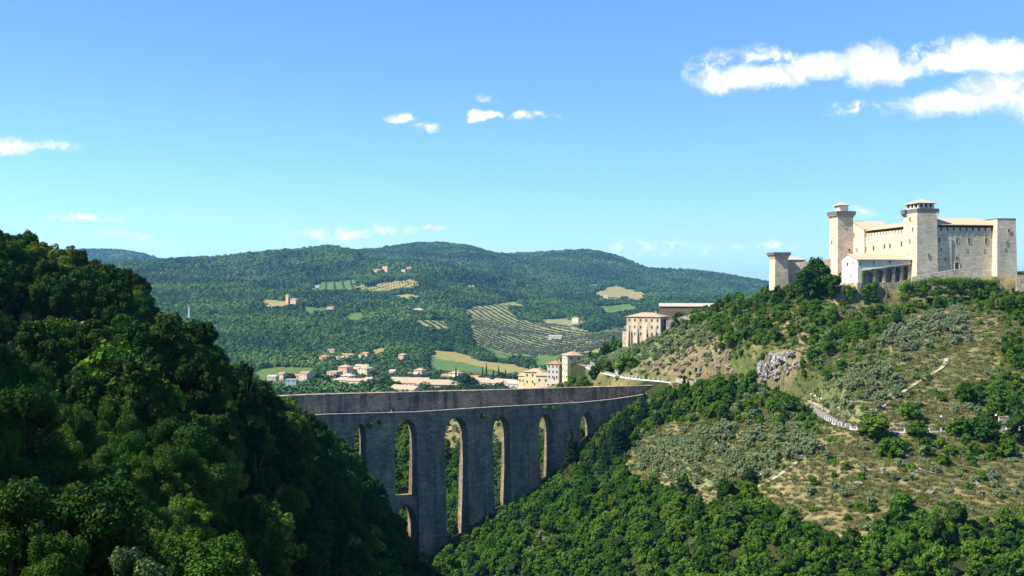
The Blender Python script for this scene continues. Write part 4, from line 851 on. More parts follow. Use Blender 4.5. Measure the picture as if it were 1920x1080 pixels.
# cream tower house and its neighbours
house('tower_house', 1073, 738, 11, 12, 17, 285, M_cream, M_tile, 'four storey cream tower house with a hipped roof beside the far road', 'hip', 4, zb=-63.5, colsf=2, colss=3, sink=6)
house('house', 1043, 748, 9, 10, 11, 240, M_white, M_tiler, 'narrow white house behind and left of the cream tower house', 'hip', 3, zb=-64)
house('house', 1026, 756, 14, 9, 6.5, 255, M_cream, M_tile, 'low pale house with a covered terrace under the tower house', 'gable', 1, zb=-68.5)
house('house', 1004, 765, 13, 10, 9.5, 245, M_yellow, M_tile, 'yellow two storey house at the left end of the roadside row', 'hip', 2, zb=-69.5)
house('house', 986, 772, 8, 8, 7, 240, M_yellow, M_tile, 'small yellow lean-to house at the far left of the roadside row', 'gable', 1, zb=-70.5)
TW = [  # px, distance, width, depth, height, facing, wall, roof, type, rows, label
 (609, 1830, 16, 11, 9, 235, M_orange, M_tiler, 'hip', 2, 'orange house with red hipped roof at the wood edge'),
 (622, 2010, 14, 8, 5, 250, M_white, M_tiler, 'gable', 1, 'small blue-white house with a dark roof above the orange house'),
 (652, 1900, 24, 10, 6, 250, M_cream, M_tiler, 'gable', 2, 'long cream house with a bright orange roof in the trees'),
 (637, 1860, 18, 10, 5, 250, M_greyw, M_tileg, 'gable', 1, 'low grey roofed house left of the bright orange roof'),
 (687, 1900, 14, 10, 7, 230, M_white, M_tiler, 'gable', 2, 'white house with red roof right of the bright orange roof'),
 (678, 1890, 8, 8, 6, 230, M_white, M_tiler, 'hip', 1, 'tiny white outbuilding beside the red roofed white house'),
 (755, 1850, 11, 11, 10, 240, M_pink, M_tile, 'hip', 3, 'square pinkish villa alone in the trees'),
 (712, 1780, 20, 8, 3.5, 250, M_greyw, M_white, 'flat', 1, 'long low shed with a white roof among trees'),
 (628, 1420, 16, 14, 9, 240, M_pink, M_tileg, 'flat', 2, 'flat topped pink house at the left of the main cluster'),
 (648, 1450, 15, 14, 14, 240, M_pink, M_tile, 'hip', 3, 'tall pink block with brown roof in the cluster centre'),
 (668, 1460, 18, 12, 10, 250, M_pink, M_tile, 'gable', 2, 'wide pink house in the cluster beside the cream block'),
 (686, 1440, 16, 14, 12, 235, M_cream, M_tile, 'hip', 3, 'cream block of flats at the right of the cluster'),
 (680, 1540, 22, 12, 12, 240, M_yellow, M_tile, 'gable', 2, 'yellow house with a broad roof above the cream block'),
 (622, 1370, 24, 14, 4, 245, M_pink, M_tile, 'flat', 1, 'low pink annex in front of the flat topped house'),
 (653, 1330, 16, 12, 7, 250, M_cream, M_tileg, 'hip', 2, 'grey roofed round-cornered house below the cluster'),
 (645, 1240, 22, 14, 6, 240, M_cream, M_tile, 'hip', 2, 'cream villa with several hips in front of the cluster'),
 (672, 1225, 24, 12, 5.5, 250, M_cream, M_tile, 'gable', 1, 'broad cream roofed house right of the cream villa'),
 (512, 1330, 12, 8, 5, 250, M_greyw, M_tileg, 'gable', 1, 'grey roofed shed at the lower left of the town'),
 (531, 1340, 9, 9, 8, 235, M_white, M_tiler, 'gable', 2, 'small white house beside the round dark tree'),
 (574, 1330, 13, 11, 9, 235, M_white, M_tiler, 'gable', 2, 'white two storey house under the green field'),
 (560, 1350, 8, 8, 5, 245, M_pink, M_tiler, 'gable', 1, 'tiny red roofed hut left of the white two storey house'),
 (547, 1205, 12, 6, 9, 262, M_blue, M_white, 'flat', 2, 'pale blue panelled cabin at the near left of town'),
 (738, 1500, 10, 8, 7, 235, M_white, M_tileg, 'gable', 1, 'white gabled house alone right of the cluster'),
 (788, 1480, 13, 12, 9, 240, M_pink, M_tile, 'hip', 2, 'brown roofed square house among trees above the sheds'),
 (775, 1470, 15, 10, 4, 250, M_greyw, M_tileg, 'gable', 1, 'low grey house left of the brown roofed square house'),
 (693, 1260, 10, 8, 6, 240, M_white, M_tile, 'gable', 1, 'small white house at the left of the big sheds'),
 (770, 1240, 46, 26, 3.5, 255, M_cream, M_tile, 'gable', 1, 'huge pale roofed shed left of the largest shed'),
 (762, 1150, 34, 18, 4.0, 235, M_cream, M_tile, 'gable', 1, 'pale roofed shed just above the aqueduct wall'),
 (822, 1210, 48, 22, 4.5, 262, M_cream, M_tile, 'hip', 1, 'long white eaved shed in the middle of town'),
 (855, 1330, 14, 10, 11, 235, M_cream, M_tile, 'hip', 3, 'tall cream house behind the long shed'),
 (838, 1380, 12, 10, 6, 240, M_cream, M_tiler, 'gable', 2, 'cream house with red roof between dark trees'),
 (888, 1300, 15, 10, 6, 245, M_orange, M_tiler, 'gable', 1, 'orange roofed house right of the dark tree'),
 (905, 1250, 20, 12, 5, 245, M_white, M_tile, 'gable', 1, 'white house with a pale roof near the cypresses'),
 (925, 1230, 30, 14, 3.5, 232, M_white, M_tile, 'gable', 1, 'pale shed with a long slanting roof'),
 (950, 1225, 34, 14, 4.5, 228, M_greyw, M_tile, 'gable', 1, 'grey shed with a long slanting roof at the right of town'),
 (968, 1200, 18, 12, 5, 240, M_white, M_tileg, 'gable', 1, 'white shed with a grey roof close to the yellow houses'),
 (540, 2960, 9, 9, 26, 240, M_orange, M_tile, 'hip', 4, 'slender orange villa tower on the knoll'),
 (552, 2955, 20, 12, 15, 240, M_pink, M_tile, 'hip', 3, 'pink villa beside the slender tower on the knoll'),
 (504, 2900, 8, 8, 5, 240, M_white, M_tile, 'gable', 1, 'tiny white hut left of the knoll villa'),
 (622, 2950, 26, 12, 5, 240, M_white, M_tiler, 'gable', 1, 'white farmhouse low on the knoll slope'),
 (785, 2950, 30, 14, 12, 250, M_pink, M_tileg, 'hip', 2, 'large square farmhouse alone on the wooded slope'),
 (724, 4050, 22, 16, 22, 240, M_pink, M_tile, 'flat', 3, 'pinkish block topping the highest village'),
 (706, 4020, 40, 16, 8, 250, M_pink, M_tiler, 'gable', 1, 'long red roofed row left of the village block'),
 (758, 4000, 20, 14, 10, 235, M_white, M_tiler, 'gable', 2, 'white and red house in the village right group'),
 (768, 4080, 20, 14, 12, 250, M_pink, M_tiler, 'gable', 2, 'red roofed house topmost of the village right group'),
 (790, 4500, 26, 14, 9, 250, M_orange, M_tiler, 'gable', 1, 'orange roofed farm high on the ridge shoulder'),
 (818, 4500, 22, 14, 9, 250, M_pink, M_tile, 'gable', 1, 'greyish farm high on the ridge shoulder'),
 (884, 3700, 22, 14, 12, 245, M_pink, M_tile, 'gable', 2, 'farmhouse under the ridge above the terraced grove'),
 (1042, 2650, 34, 14, 8, 250, M_white, M_tile, 'gable', 2, 'wide white villa above the striped olive grove'),
 (1080, 3050, 20, 12, 14, 240, M_cream, M_tiler, 'hip', 2, 'cream farmhouse above the wide white villa'),
 (1136, 3900, 18, 10, 8, 250, M_white, M_tile, 'gable', 1, 'tiny white farm in the tan clearing'),
 (299, 3300, 20, 9, 8, 250, M_white, M_white, 'flat', 1, 'lone white house in the forest at far left'),
 (596, 3700, 16, 10, 6, 250, M_white, M_tile, 'gable', 1, 'small pale farm at the edge of the grey-green orchard')]
for px_, Y_, w_, d_, h_, a_, wm, rm, rt, rw, lb in TW:
    house('house' if 'shed' not in lb else 'shed', px_, Y_, w_, d_, h_, a_, wm, rm, lb, rt, rw, cat='shed' if 'shed' in lb else 'house', colsf=max(2, int(w_/5)), colss=2, wn=Y_ < 3100, chim=Y_ < 2500, group='houses of the valley and hills')

# lattice mast on the far left
P = hit(354, 604, 1500); ms = empty('lattice_mast', P); tag(ms, 'thin white lattice mast rising from the forest at left', 'mast'); mb = MB(); hh = 36
for q in range(4):
    a_ = math.pi/4+q*math.pi/2; mb.bar((2.6*math.cos(a_), 2.6*math.sin(a_), 0), (.7*math.cos(a_), .7*math.sin(a_), hh), .6)
for k in range(8):
    z0_, r0_ = hh*k/8, 2.6-1.9*k/8; z1_, r1_ = hh*(k+1)/8, 2.6-1.9*(k+1)/8
    for q in range(4): a_, b_ = math.pi/4+q*math.pi/2, math.pi/4+(q+1)*math.pi/2; mb.bar((r0_*math.cos(a_), r0_*math.sin(a_), z0_), (r1_*math.cos(b_), r1_*math.sin(b_), z1_), .35)
mb.build('frame', M_paint, ms)

# ------------------------------------------------------------------ street lamps, people
def lamp_proto():
    r_ = empty('street_lamp'); mb = MB(); mb.tube([(0, 0, 0), (0, 0, .8), (0, 0, 5.2)], [.16, .09, .07]); mb.tube([(0, 0, 5.0), (.3, 0, 5.45), (.75, 0, 5.5)], [.05, .045, .04]); mb.build('pole', M_metal, r_)
    mb = MB(); mb.tube([(.75, 0, 5.0), (.75, 0, 5.25), (.75, 0, 5.5), (.75, 0, 5.62)], [.42, .34, .12, .06], 12); mb.build('lamp_shade', M_lampg, r_)
    mb = MB(); mb.tube([(.75, 0, 4.82), (.75, 0, 4.99)], [.12, .2], 10); mb.build('bulb', M_white, r_); return r_
def copy_tree(o_, parent=None):
    c_ = o_.copy(); COL.objects.link(c_); c_.parent = parent
    for ch in o_.children: copy_tree(ch, c_)
    return c_
lp = lamp_proto(); LL = ['street lamp nearest the bend among the leaning grove', 'second street lamp from the left along the road bend', 'third street lamp from the left along the road bend', 'street lamp just right of the walkers on the road', 'street lamp behind the round tree by the road', 'street lamp above the long straight balustrade', 'street lamp at right in front of the dark bushes']
for i, px_ in enumerate((1527, 1535, 1546.5, 1581, 1649, 1762, 1864)):
    o_ = lp if i == 0 else copy_tree(lp); q = inn+0; p_ = pxof(roadf); k = int(np.argmin(np.abs(p_[:len(p_)//2]-px_))); k = int(np.argmin(np.abs(pxof(inn)[:len(p_)//2]-px_)))
    tn = Tn[k]; off = Nn[k]*sgn; bpz = roadf[k]-off*2.6; o_.location = (bpz[0], bpz[1], ROADZ); o_.rotation_euler.z = math.atan2(off[1], off[0]); tag(o_, LL[i], 'street lamp', 'lamps along the hillside road')
def skinmesh(name, V, E, Rd, mt, sub=1):
    me_ = bpy.data.meshes.new(name); me_.from_pydata(V, E, []); ob = bpy.data.objects.new(name, me_); COL.objects.link(ob)
    ob.modifiers.new('s', 'SKIN'); 
    for v_, r_ in zip(me_.skin_vertices[0].data, Rd): v_.radius = (r_, r_)
    me_.skin_vertices[0].data[0].use_root = True
    ob.modifiers.new('u', 'SUBSURF').levels = sub; dg = bpy.context.evaluated_depsgraph_get(); dg.update()
    m2_ = bpy.data.meshes.new_from_object(ob.evaluated_get(dg)); bpy.data.objects.remove(ob); m2_.name = name; m2_.materials.clear(); m2_.materials.append(mt); return m2_
def person(loc, rz, top, bottom, label, step=.16, group=None, seed=0):
    o_ = empty('person', loc, rz); tag(o_, label, 'person', group)
    s = step
    V = [(0, 0, .95), (0, 0, 1.2), (0, 0, 1.42), (0, 0, 1.52), (0, .01, 1.64), (0, .0, 1.72), (-.1, 0, .9), (-.11, s, .5), (-.11, s*.6, .09), (-.11, s*.6+.16, .04), (.1, 0, .9), (.11, -s*.6, .5), (.11, -s*1.4, .12), (.11, -s*1.4+.15, .05),
         (-.18, 0, 1.4), (-.24, -.06, 1.13), (-.23, .1, .9), (-.22, .14, .82), (.18, 0, 1.4), (.24, .06, 1.13), (.23, .16, .92), (.22, .2, .85)]
    E = [(0, 1), (1, 2), (2, 3), (3, 4), (4, 5), (0, 6), (6, 7), (7, 8), (8, 9), (0, 10), (10, 11), (11, 12), (12, 13), (2, 14), (14, 15), (15, 16), (16, 17), (2, 18), (18, 19), (19, 20), (20, 21)]
    Rr = [.14, .135, .12, .055, .095, .07, .085, .06, .04, .035, .085, .06, .04, .035, .06, .045, .035, .03, .06, .045, .035, .03]
    bo = bpy.data.objects.new('body', skinmesh('body', V, E, Rr, M_skin)); COL.objects.link(bo); bo.parent = o_
    iv = [0, 1, 2, 14, 15, 18, 19]; mp_ = {a: b_ for b_, a in enumerate(iv)}
    sh = skinmesh('shirt', [V[i] for i in iv], [(mp_[a], mp_[b_]) for a, b_ in E if a in mp_ and b_ in mp_], [Rr[i]*1.28+.01 for i in iv], top)
    so_ = bpy.data.objects.new('shirt', sh); COL.objects.link(so_); so_.parent = o_
    iv = [0, 6, 7, 8, 10, 11, 12]; mp_ = {a: b_ for b_, a in enumerate(iv)}
    sh = skinmesh('trousers', [V[i] for i in iv], [(mp_[a], mp_[b_]) for a, b_ in E if a in mp_ and b_ in mp_], [Rr[i]*1.3+.01 for i in iv], bottom)
    so_ = bpy.data.objects.new('trousers', sh); COL.objects.link(so_); so_.parent = o_
    mb = MB(); mb.tube([(0, -.02, 1.66), (0, -.03, 1.74), (0, -.02, 1.79)], [.105, .1, .05], 10); mb.build('hair', M_hair, o_)
    mb = MB(); mb.box((0, .1, 1.62), (.03, .04, .05)); mb.build('nose', M_skin, o_); return o_
for i, (px_, tp, bt, lb) in enumerate(((1570.5, M_navy, M_navy, 'person in dark clothes walking leftmost of three on the near road'), (1576, M_navy, M_pale, 'person in dark top walking in the middle of three on the near road'), (1581, M_red, M_navy, 'person in a red top walking rightmost of three on the near road'))):
    k = int(np.argmin(np.abs(pxof(roadf)-px_))); q = roadf[k]; person((q[0], q[1]-.6+.4*i, ROADZ+.05), R(200+20*i), tp, bt, lb)
for i, (px_, tp, bt, lb) in enumerate(((1045, M_red, M_red, 'person in red standing at the left on the aqueduct walkway'), (1058, M_navy, M_navy, 'person in dark clothes on the aqueduct walkway beside the one in red'), (1072, M_pale, M_navy, 'person in a pale top on the aqueduct walkway'), (1077, M_red, M_pale, 'person in red top and pale trousers at the right on the aqueduct walkway'))):
    q = BM @ Vector((bs(px_), 1.2, 0)); person((q.x, q.y, deck(bs(px_))+.12), R(100+60*i), tp, bt, lb)

# ------------------------------------------------------------------ tree prototypes
def leafcloud(lobes, n, size, seed, flat=.62, droop=0):
    """n leaf-sized quads scattered over and just inside the lobes (centre, radii)"""
    r_ = np.random.default_rng(seed); L = np.array([[*c_, *q] for c_, q in lobes]); area = (L[:, 3]*L[:, 4]+L[:, 5]*L[:, 4]); pick = r_.choice(len(L), n, p=area/area.sum())
    d = r_.normal(size=(n, 3)); d /= np.linalg.norm(d, axis=1)[:, None]; rad = 1-np.abs(r_.normal(size=n))*.22; rad += (r_.random(n) < .06)*r_.random(n)*.22
    c_ = L[pick, :3]+d*L[pick, 3:6]*rad[:, None]
    nrm = d+r_.normal(size=(n, 3))*flat+np.array([0, 0, .25]); nrm /= np.linalg.norm(nrm, axis=1)[:, None]
    a = np.cross(nrm, r_.normal(size=(n, 3))); a /= np.linalg.norm(a, axis=1)[:, None]; b_ = np.cross(nrm, a)
    s = size*(.6+.8*r_.random(n))[:, None]; a = a*s; b_ = b_*s*(.55+.3*r_.random(n))[:, None]
    bend = nrm*s*.25
    V = np.stack([c_-a, c_+b_-bend*.3, c_+a, c_-b_-bend*.3], 1).reshape(-1, 3); Fq = np.arange(n*4).reshape(n, 4); return V, Fq
def crown_lobes(h, rad, seed, base=.28, n=26, shape='round'):
    r_ = random.Random(seed); out_ = []; n = int(n*1.7)
    wob = [r_.uniform(.72, 1.18) for _ in range(7)]
    for k in range(n):
        t = (k+r_.random())/n; a = r_.random()*2*math.pi; w = wob[int(a/6.2832*7) % 7]*r_.uniform(.85, 1.12)
        zc = base+(1-base)*(.08+.84*t)
        if shape == 'round': rr = math.sqrt(max(.03, 1-((zc-base)/(1-base)*2-.85)**2*.78))
        else: rr = (1-t)*.95+.08
        q = (r_.random()**.45)*.82*rr*rad*w; s = rad*r_.uniform(.15, .30)*(1 if shape == 'round' else (1.1-.6*t))
        out_.append(((q*math.cos(a), q*math.sin(a), zc*h+r_.uniform(-.04, .05)*h), (s, s*r_.uniform(.8, 1.2), s*r_.uniform(.75, 1.25))))
    for k in range(5): a = r_.random()*6.28; q = rad*r_.uniform(.0, .45); out_.append(((q*math.cos(a), q*math.sin(a), h*r_.uniform(.88, .98)), (rad*.13, rad*.13, rad*.26)))
    return out_
def trunk_mb(h, r0, rad, seed, multi=1):
    r_ = random.Random(seed); mb = MB(); bx_ = 0
    for m_ in range(multi):
        lx, ly = (r_.uniform(-.3, .3)*(multi > 1), r_.uniform(-.3, .3)*(multi > 1)); pts = [(lx, ly, -1.2), (lx, ly, 0), (lx*2+r_.uniform(-.2, .2), ly*2, h*.25), (lx*3+r_.uniform(-.3, .3), ly*3, h*.5), (lx*3, ly*3, h*.85)]
        mb.tube(pts, [r0*1.3, r0, r0*.8, r0*.5, r0*.15], 7)
        for k in range(5):
            a = r_.random()*6.28; z0_ = h*r_.uniform(.22, .5); q = rad*r_.uniform(.5, .8); mb.tube([(lx*2, ly*2, z0_), (q*.5*math.cos(a), q*.5*math.sin(a), z0_+h*.14), (q*math.cos(a), q*math.sin(a), z0_+h*.28)], [r0*.5, r0*.3, r0*.08], 5)
    return mb
PROTO = {}
def proto(kind, var, h, rad, nleaf, size, mt, shape='round', n=26, base=.25, tr=.22, multi=1):
    sd_ = hash((kind, var)) % 1000 if False else sum(map(ord, kind))+var*37
    V, Fq = leafcloud(crown_lobes(h, rad, sd_, base, n, shape), nleaf, size, sd_)
    cm = npmesh(kind+'_crown', V, Fq, mt); tm = trunk_mb(h, tr, rad, sd_, multi).mesh(kind+'_trunk', M_bark) if tr else None
    PROTO.setdefault(kind, []).append((cm, tm, h, rad))
for v in range(5): proto('broad', v, 9.0, 4.1, 5200, .30, M_leaf, n=24+v*3, base=.16)
for v in range(2): proto('bdark', v, 10.0, 3.9, 5600, .30, M_leafd, n=30, base=.14)
proto('bdark', 2, 11.5, 3.3, 5200, .30, M_leafd, n=30, base=.12, shape='cone')
for v in range(2): proto('bbright', v, 7.5, 4.0, 4200, .30, M_leafb, n=24, base=.1)
for v in range(3): proto('olive', v, 4.3, 2.3, 1500, .20, M_olive, n=15, base=.24, tr=.16, multi=2)
for v in range(3): proto('shrub', v, 2.6, 2.0, 1300, .20, M_leaf, n=14, base=.0, tr=0)
for v in range(2): proto('shrubb', v, 2.6, 2.1, 1300, .20, M_leafb, n=14, base=.0, tr=0)
for v in range(4): proto('oak', v, 9.0, 4.0, 11000, .19, M_holm2, n=26+3*v, base=.14)
for v in range(4): proto('holm', v, 10.0, 3.8, 12000, .185, M_holm, n=30+2*v, base=.10)
proto('holm', 4, 11.5, 3.0, 10000, .18, M_holm, n=30, base=.10, shape='cone')
for v in range(4): proto('near', v, 6.0, 2.9, 26000, .075, M_holm2, n=26, base=.08, tr=.16)
for v in range(3): proto('mat', v, 1.1, 2.4, 900, .19, [M_leaf, M_leafb, M_olive][v], n=16, base=.0, tr=0)
proto('brown', 0, 4.0, 2.2, 1500, .22, M_brn, n=14, base=.1, tr=.12)
proto('silver', 0, 4.2, 2.3, 13000, .07, M_silver, n=22, base=.05, tr=.1)
for v in range(2):
    r_ = random.Random(v); lobes = []
    for k in range(40):
        t = (k+.5)/40; zc = 1.0+t*14.5; rr = 3.0*(1-t)**.85+.25
        for q in range(4 if t < .85 else 2): a = r_.random()*6.28; lobes.append(((rr*.55*math.cos(a), rr*.55*math.sin(a), zc-.25*rr), (rr*.5, rr*.5, .42)))
    Vv, Ff = leafcloud(lobes, 6500, .24, 90+v); PROTO.setdefault('conifer', []).append((npmesh('conifer_crown', Vv, Ff, M_con), trunk_mb(14, .3, .8, v).mesh('conifer_trunk', M_bark), 15.8, 3.0))
lobes = [((.12*math.cos(k*2.4), .12*math.sin(k*2.4), .8+k*.52), (.9*(1-(k/25)**2)+.2, .9*(1-(k/25)**2)+.2, .7)) for k in range(25)]
Vv, Ff = leafcloud(lobes, 1500, .28, 77); PROTO['cypress'] = [(npmesh('cypress_crown', Vv, Ff, M_con), trunk_mb(6, .2, .3, 4).mesh('cypress_trunk', M_bark), 14, 1.2)]
def grown(kind, var, loc, s, sz, rz, name, label, cat, group):
    cm, tm, h, rad = PROTO[kind][var]
    o_ = empty(name, loc, rz); o_.scale = (s, s, sz); tag(o_, label, cat, group)
    c_ = bpy.data.objects.new('crown' if tm else 'foliage', cm); COL.objects.link(c_); c_.parent = o_
    if tm: t_ = bpy.data.objects.new('trunk', tm); COL.objects.link(t_); t_.parent = o_
    return o_

# ------------------------------------------------------------------ placing the vegetation on the ground
SILF = [(-400, 560), (0, 588), (70, 585), (150, 600), (200, 605), (285, 602), (330, 590), (395, 588), (430, 625), (470, 675), (540, 738), (600, 785), (650, 825), (700, 862), (725, 905), (760, 985), (785, 1030), (800, 1080), (2000, 1080)]
SILB = [(-400, 380), (0, 418), (30, 420), (60, 428), (105, 448), (140, 458), (170, 485), (200, 500), (225, 506), (255, 512), (272, 545), (282, 595), (300, 610), (330, 640), (395, 650), (470, 700), (600, 790), (650, 825), (720, 900), (785, 1030), (800, 1080), (2000, 1080)]
CONP = [(1207, 545), (1194, 540), (1160, 530), (1146, 525), (1172, 532), (1133, 522), (1070, 538), (1080, 540), (1056, 536), (1183, 534), (1120, 516), (1152, 512), (1166, 516), (1140, 508), (1128, 500), (1215, 548)]
for_back = [(205, 262, 497), (222, 258, 503), (238, 255, 506), (252, 252, 515), (180, 266, 487), (262, 248, 535), (268, 245, 560), (150, 268, 470)]
def nearcon(p_, y): return any(abs(p_-a) < 15 and -4 < b_-y < 26 for a, b_ in CONP)
trees = []   # kind, var, x, y, z, s, sz, rz, zonecode, visible size
def jgrid(px0, px1, Y0, Y1, cell):
    xs0, xs1 = min((px0-960)/FPX*Y0, (px0-960)/FPX*Y1), max((px1-960)/FPX*Y0, (px1-960)/FPX*Y1)
    gx, gy_ = np.meshgrid(np.arange(xs0, xs1, cell), np.arange(Y0, Y1, cell)); gx = gx.ravel()+rng.uniform(-.48, .48, gx.size)*cell; gy_ = gy_.ravel()+rng.uniform(-.48, .48, gy_.size)*cell
    p_ = gx/gy_*FPX+960; k = (p_ > px0) & (p_ < px1); return gx[k], gy_[k]
def castle_clear(x, y):
    cx, cy = x-CB[0], y-CB[1]; r_, t_ = cx*eR[0]+cy*eR[1], cx*eL[0]+cy*eL[1]
    a = (r_ > -11) & (r_ < 75) & (t_ > -7) & (t_ < 95); b_ = (r_ > -34) & (r_ < 2) & (t_ > 2) & (t_ < 27)
    return ~(a | b_)
BRL = lambda x, y: (x*BN.x+(y-537)*BN.y)
def add(kind, x, y, s, asp=1.0, zc=0):
    pr = PROTO[kind]; v_ = random.randrange(len(pr)); trees.append([kind, v_, x, y, gz(x, y), s, s*asp, random.random()*6.28, zc])
# near left wood
X_, Y_ = jgrid(-420, 830, 42, 480, 4.9); Zg = H(X_, Y_); pf = X_/Y_*FPX+960
for x, y, z, p_ in zip(X_, Y_, Zg, pf):
    bl = x*BN.x+(y-537)*BN.y
    if bl > -6 and bl < 14: continue
    if y > 440 and p_ > 700: continue
    if random.random() > (.95 if p_ < 820 else .5): continue
    sil = np.interp(p_, *zip(*(SILF if y < 200 else SILB)))
    kd = 'near' if y < 125 else random.choices(['oak', 'holm', 'bbright', 'olive', 'brown'], [38, 52, 2, 5, .8])[0]
    h = PROTO[kd][0][2]; s = random.choice([random.uniform(.45, .8), random.uniform(.7, 1.0), random.uniform(.9, 1.35)])*(1 if kd != 'near' else 1+max(0, y-80)*.006); rowt = HOR-(z+h*s)/y*FPX; sil += random.uniform(-2, 26)
    if rowt < sil:
        s2 = ((HOR-sil)/FPX*y-z)/h
        if s2 < .3: continue
        s = s2
    if y < 80 and HOR-(z+h*s)/y*FPX < 900: continue
    trees.append([kd, random.randrange(len(PROTO[kd])), x, y, z-.3, s, s*random.uniform(.9, 1.1), random.random()*6.28, 10])
for px_, Y2, ty in for_back:
    q = pt(px_, Y2); z = gz(q.x, q.y); s = ((HOR-ty)/FPX*Y2-z)/10.; trees.append(['holm', random.randrange(4), q.x, q.y, z-.3, min(s, 1.25), s, random.random()*6, 10])
# right bank, beneath the bridge and the castle hill
X_, Y_ = jgrid(760, 2080, 250, 715, 3.9); Zg = H(X_, Y_); pf, rf_ = proj(X_, Y_, Zg); zq = zone(X_, Y_, Zg); dr_ = droad(X_, Y_); ok = castle_clear(X_, Y_) & (dr_ > 4.2)
for x, y, z, p_, rr, q, k_, dd in zip(X_, Y_, Zg, pf, rf_, zq, ok, dr_):
    if not k_: continue
    bl = x*BN.x+(y-537)*BN.y
    if -1.6 < bl < 9.6 and p_ < 1262: continue
    if bl > 0 and p_ < 1250: q = 0 if z < -88 else q
    if bl > 15 and p_ < 1120: continue
    if bl > 8 and p_ < 1262 and y < 600: kq = True
    if 575 < y < 608 and 1170 < p_ < 1275: continue
    dn = float(fbmn(x/17., y/17., 3, 91))*4.5; u_ = random.random()
    if q != 0: u_ = min(1, max(0, u_*max(.35, 1.05-dn)))
    kd = None
    if nearcon(p_, y):
        if u_ < .8: kd = random.choice(['shrub', 'shrub', 'shrubb']); s = random.uniform(.7, 1.25)
    elif q == 0:
        if u_ < .50: kd = random.choices(['broad', 'bdark', 'bbright', 'olive'], [56, 24, 18, 4])[0]; s = random.uniform(.5, .95)
        elif u_ < .9: kd = random.choice(['shrub', 'shrub', 'shrubb']); s = random.uniform(.9, 1.6)
    elif q == 1:
        if u_ < .27: kd = random.choices(['broad', 'bdark', 'bbright'], [50, 15, 35])[0]; s = random.uniform(.35, .9)
        elif u_ < .62: kd = random.choice(['shrub', 'shrub', 'shrubb']); s = random.uniform(.6, 1.35)
        elif u_ < .68: kd = 'olive'; s = random.uniform(.6, 1.1)
    elif q == 2:
        if u_ < .62: kd = 'olive'; s = random.uniform(.65, 1.1)
        elif u_ < .66: kd = random.choice(['shrub', 'shrubb']); s = random.uniform(.5, 1.1)
    elif q == 3:
        if u_ < .085: kd = random.choice(['shrub', 'shrub', 'shrubb']); s = random.uniform(.45, 1.15)
        elif u_ < .19: kd = 'olive'; s = random.uniform(.4, .85)
    elif q == 4:
        if u_ < .34: kd = random.choice(['shrub', 'olive']); s = random.uniform(.3, .8)
    if kd is None:
        if dd > 5 and random.random() < (.95, .62, .4, .2, .4)[min(int(q), 4)]*(1.1-dn*.6): kd = 'mat'; s = random.uniform(.45, 1.2)
        else: continue
    h = PROTO[kd][0][2]
    if dd < 9 and h*s > 3.2 and kd != 'olive': s = 3.2/h
    # nothing tall in front of road, bridge or castle
    top = HOR-(z+h*s)/y*FPX
    lim = np.interp(p_, [700, 800, 830, 878, 884, 924, 957, 1011, 1038, 1088, 1115, 1160, 1200, 1260], [1100, 1060, 1032, 1000, 992, 962, 952, 925, 905, 850, 840, 780, 752, 730])-6
    if bl < 0 and p_ < 1262 and top < lim:
        s *= max(.25, (z-(HOR-lim)/FPX*y)/(-h*s) if z < (HOR-lim)/FPX*y else .25)
        if s*h < 2.6: kd = random.choice(['shrub', 'shrubb', 'shrub']); s = random.uniform(.7, 1.1)
    if s < .22: continue
    if dd < 30 and 1545 < p_ < 1990 and rr > 806 and top < 812: s *= .35
    if p_ > 1555 and y > 440:
        l2 = np.interp(p_, [1555, 1605, 1660, 1690, 1870, 1900, 1960], [548, 578, 578, 566, 562, 552, 545])
        if top < l2:
            s = ((HOR-l2)/FPX*y-z)/h
            if s < .25: continue
    trees.append([kd, random.randrange(len(PROTO[kd])), x, y, z-.15, s, s*random.uniform(.85, 1.1), random.random()*6.28, 20+int(q)])
# beyond the bridge
X_, Y_ = jgrid(540, 1240, 525, 1000, 5.2); Zg = H(X_, Y_); pf, rf_ = proj(X_, Y_, Zg); zq = zone(X_, Y_, Zg)
for x, y, z, p_, rr, q in zip(X_, Y_, Zg, pf, rf_, zq):
    bl = x*BN.x+(y-537)*BN.y
    if bl < 15 or droad(np.array([x]), np.array([y]))[0] < 6: continue
    if y > 690 and 970 < p_ < 1105: continue
    if p_ > 1110 and y > 560: continue
    u_ = random.random(); kd = 'broad'; s = random.uniform(.5, .9)
    if rr < 840 and p_ > 800:
        if u_ > .45: continue
        kd = 'olive' if u_ < .32 else 'shrub'; s = random.uniform(.7, 1.2)
    elif u_ > .9: continue
    elif u_ > .7: kd = 'bbright'
    h = PROTO[kd][0][2]; top = HOR-(z+h*s)/y*FPX; lim = np.interp(p_, [540, 742, 925, 1107, 1245], [745, 742, 738, 731, 722])
    if top < lim: continue
    trees.append([kd, random.randrange(len(PROTO[kd])), x, y, z-.15, s, s, random.random()*6.28, 30])
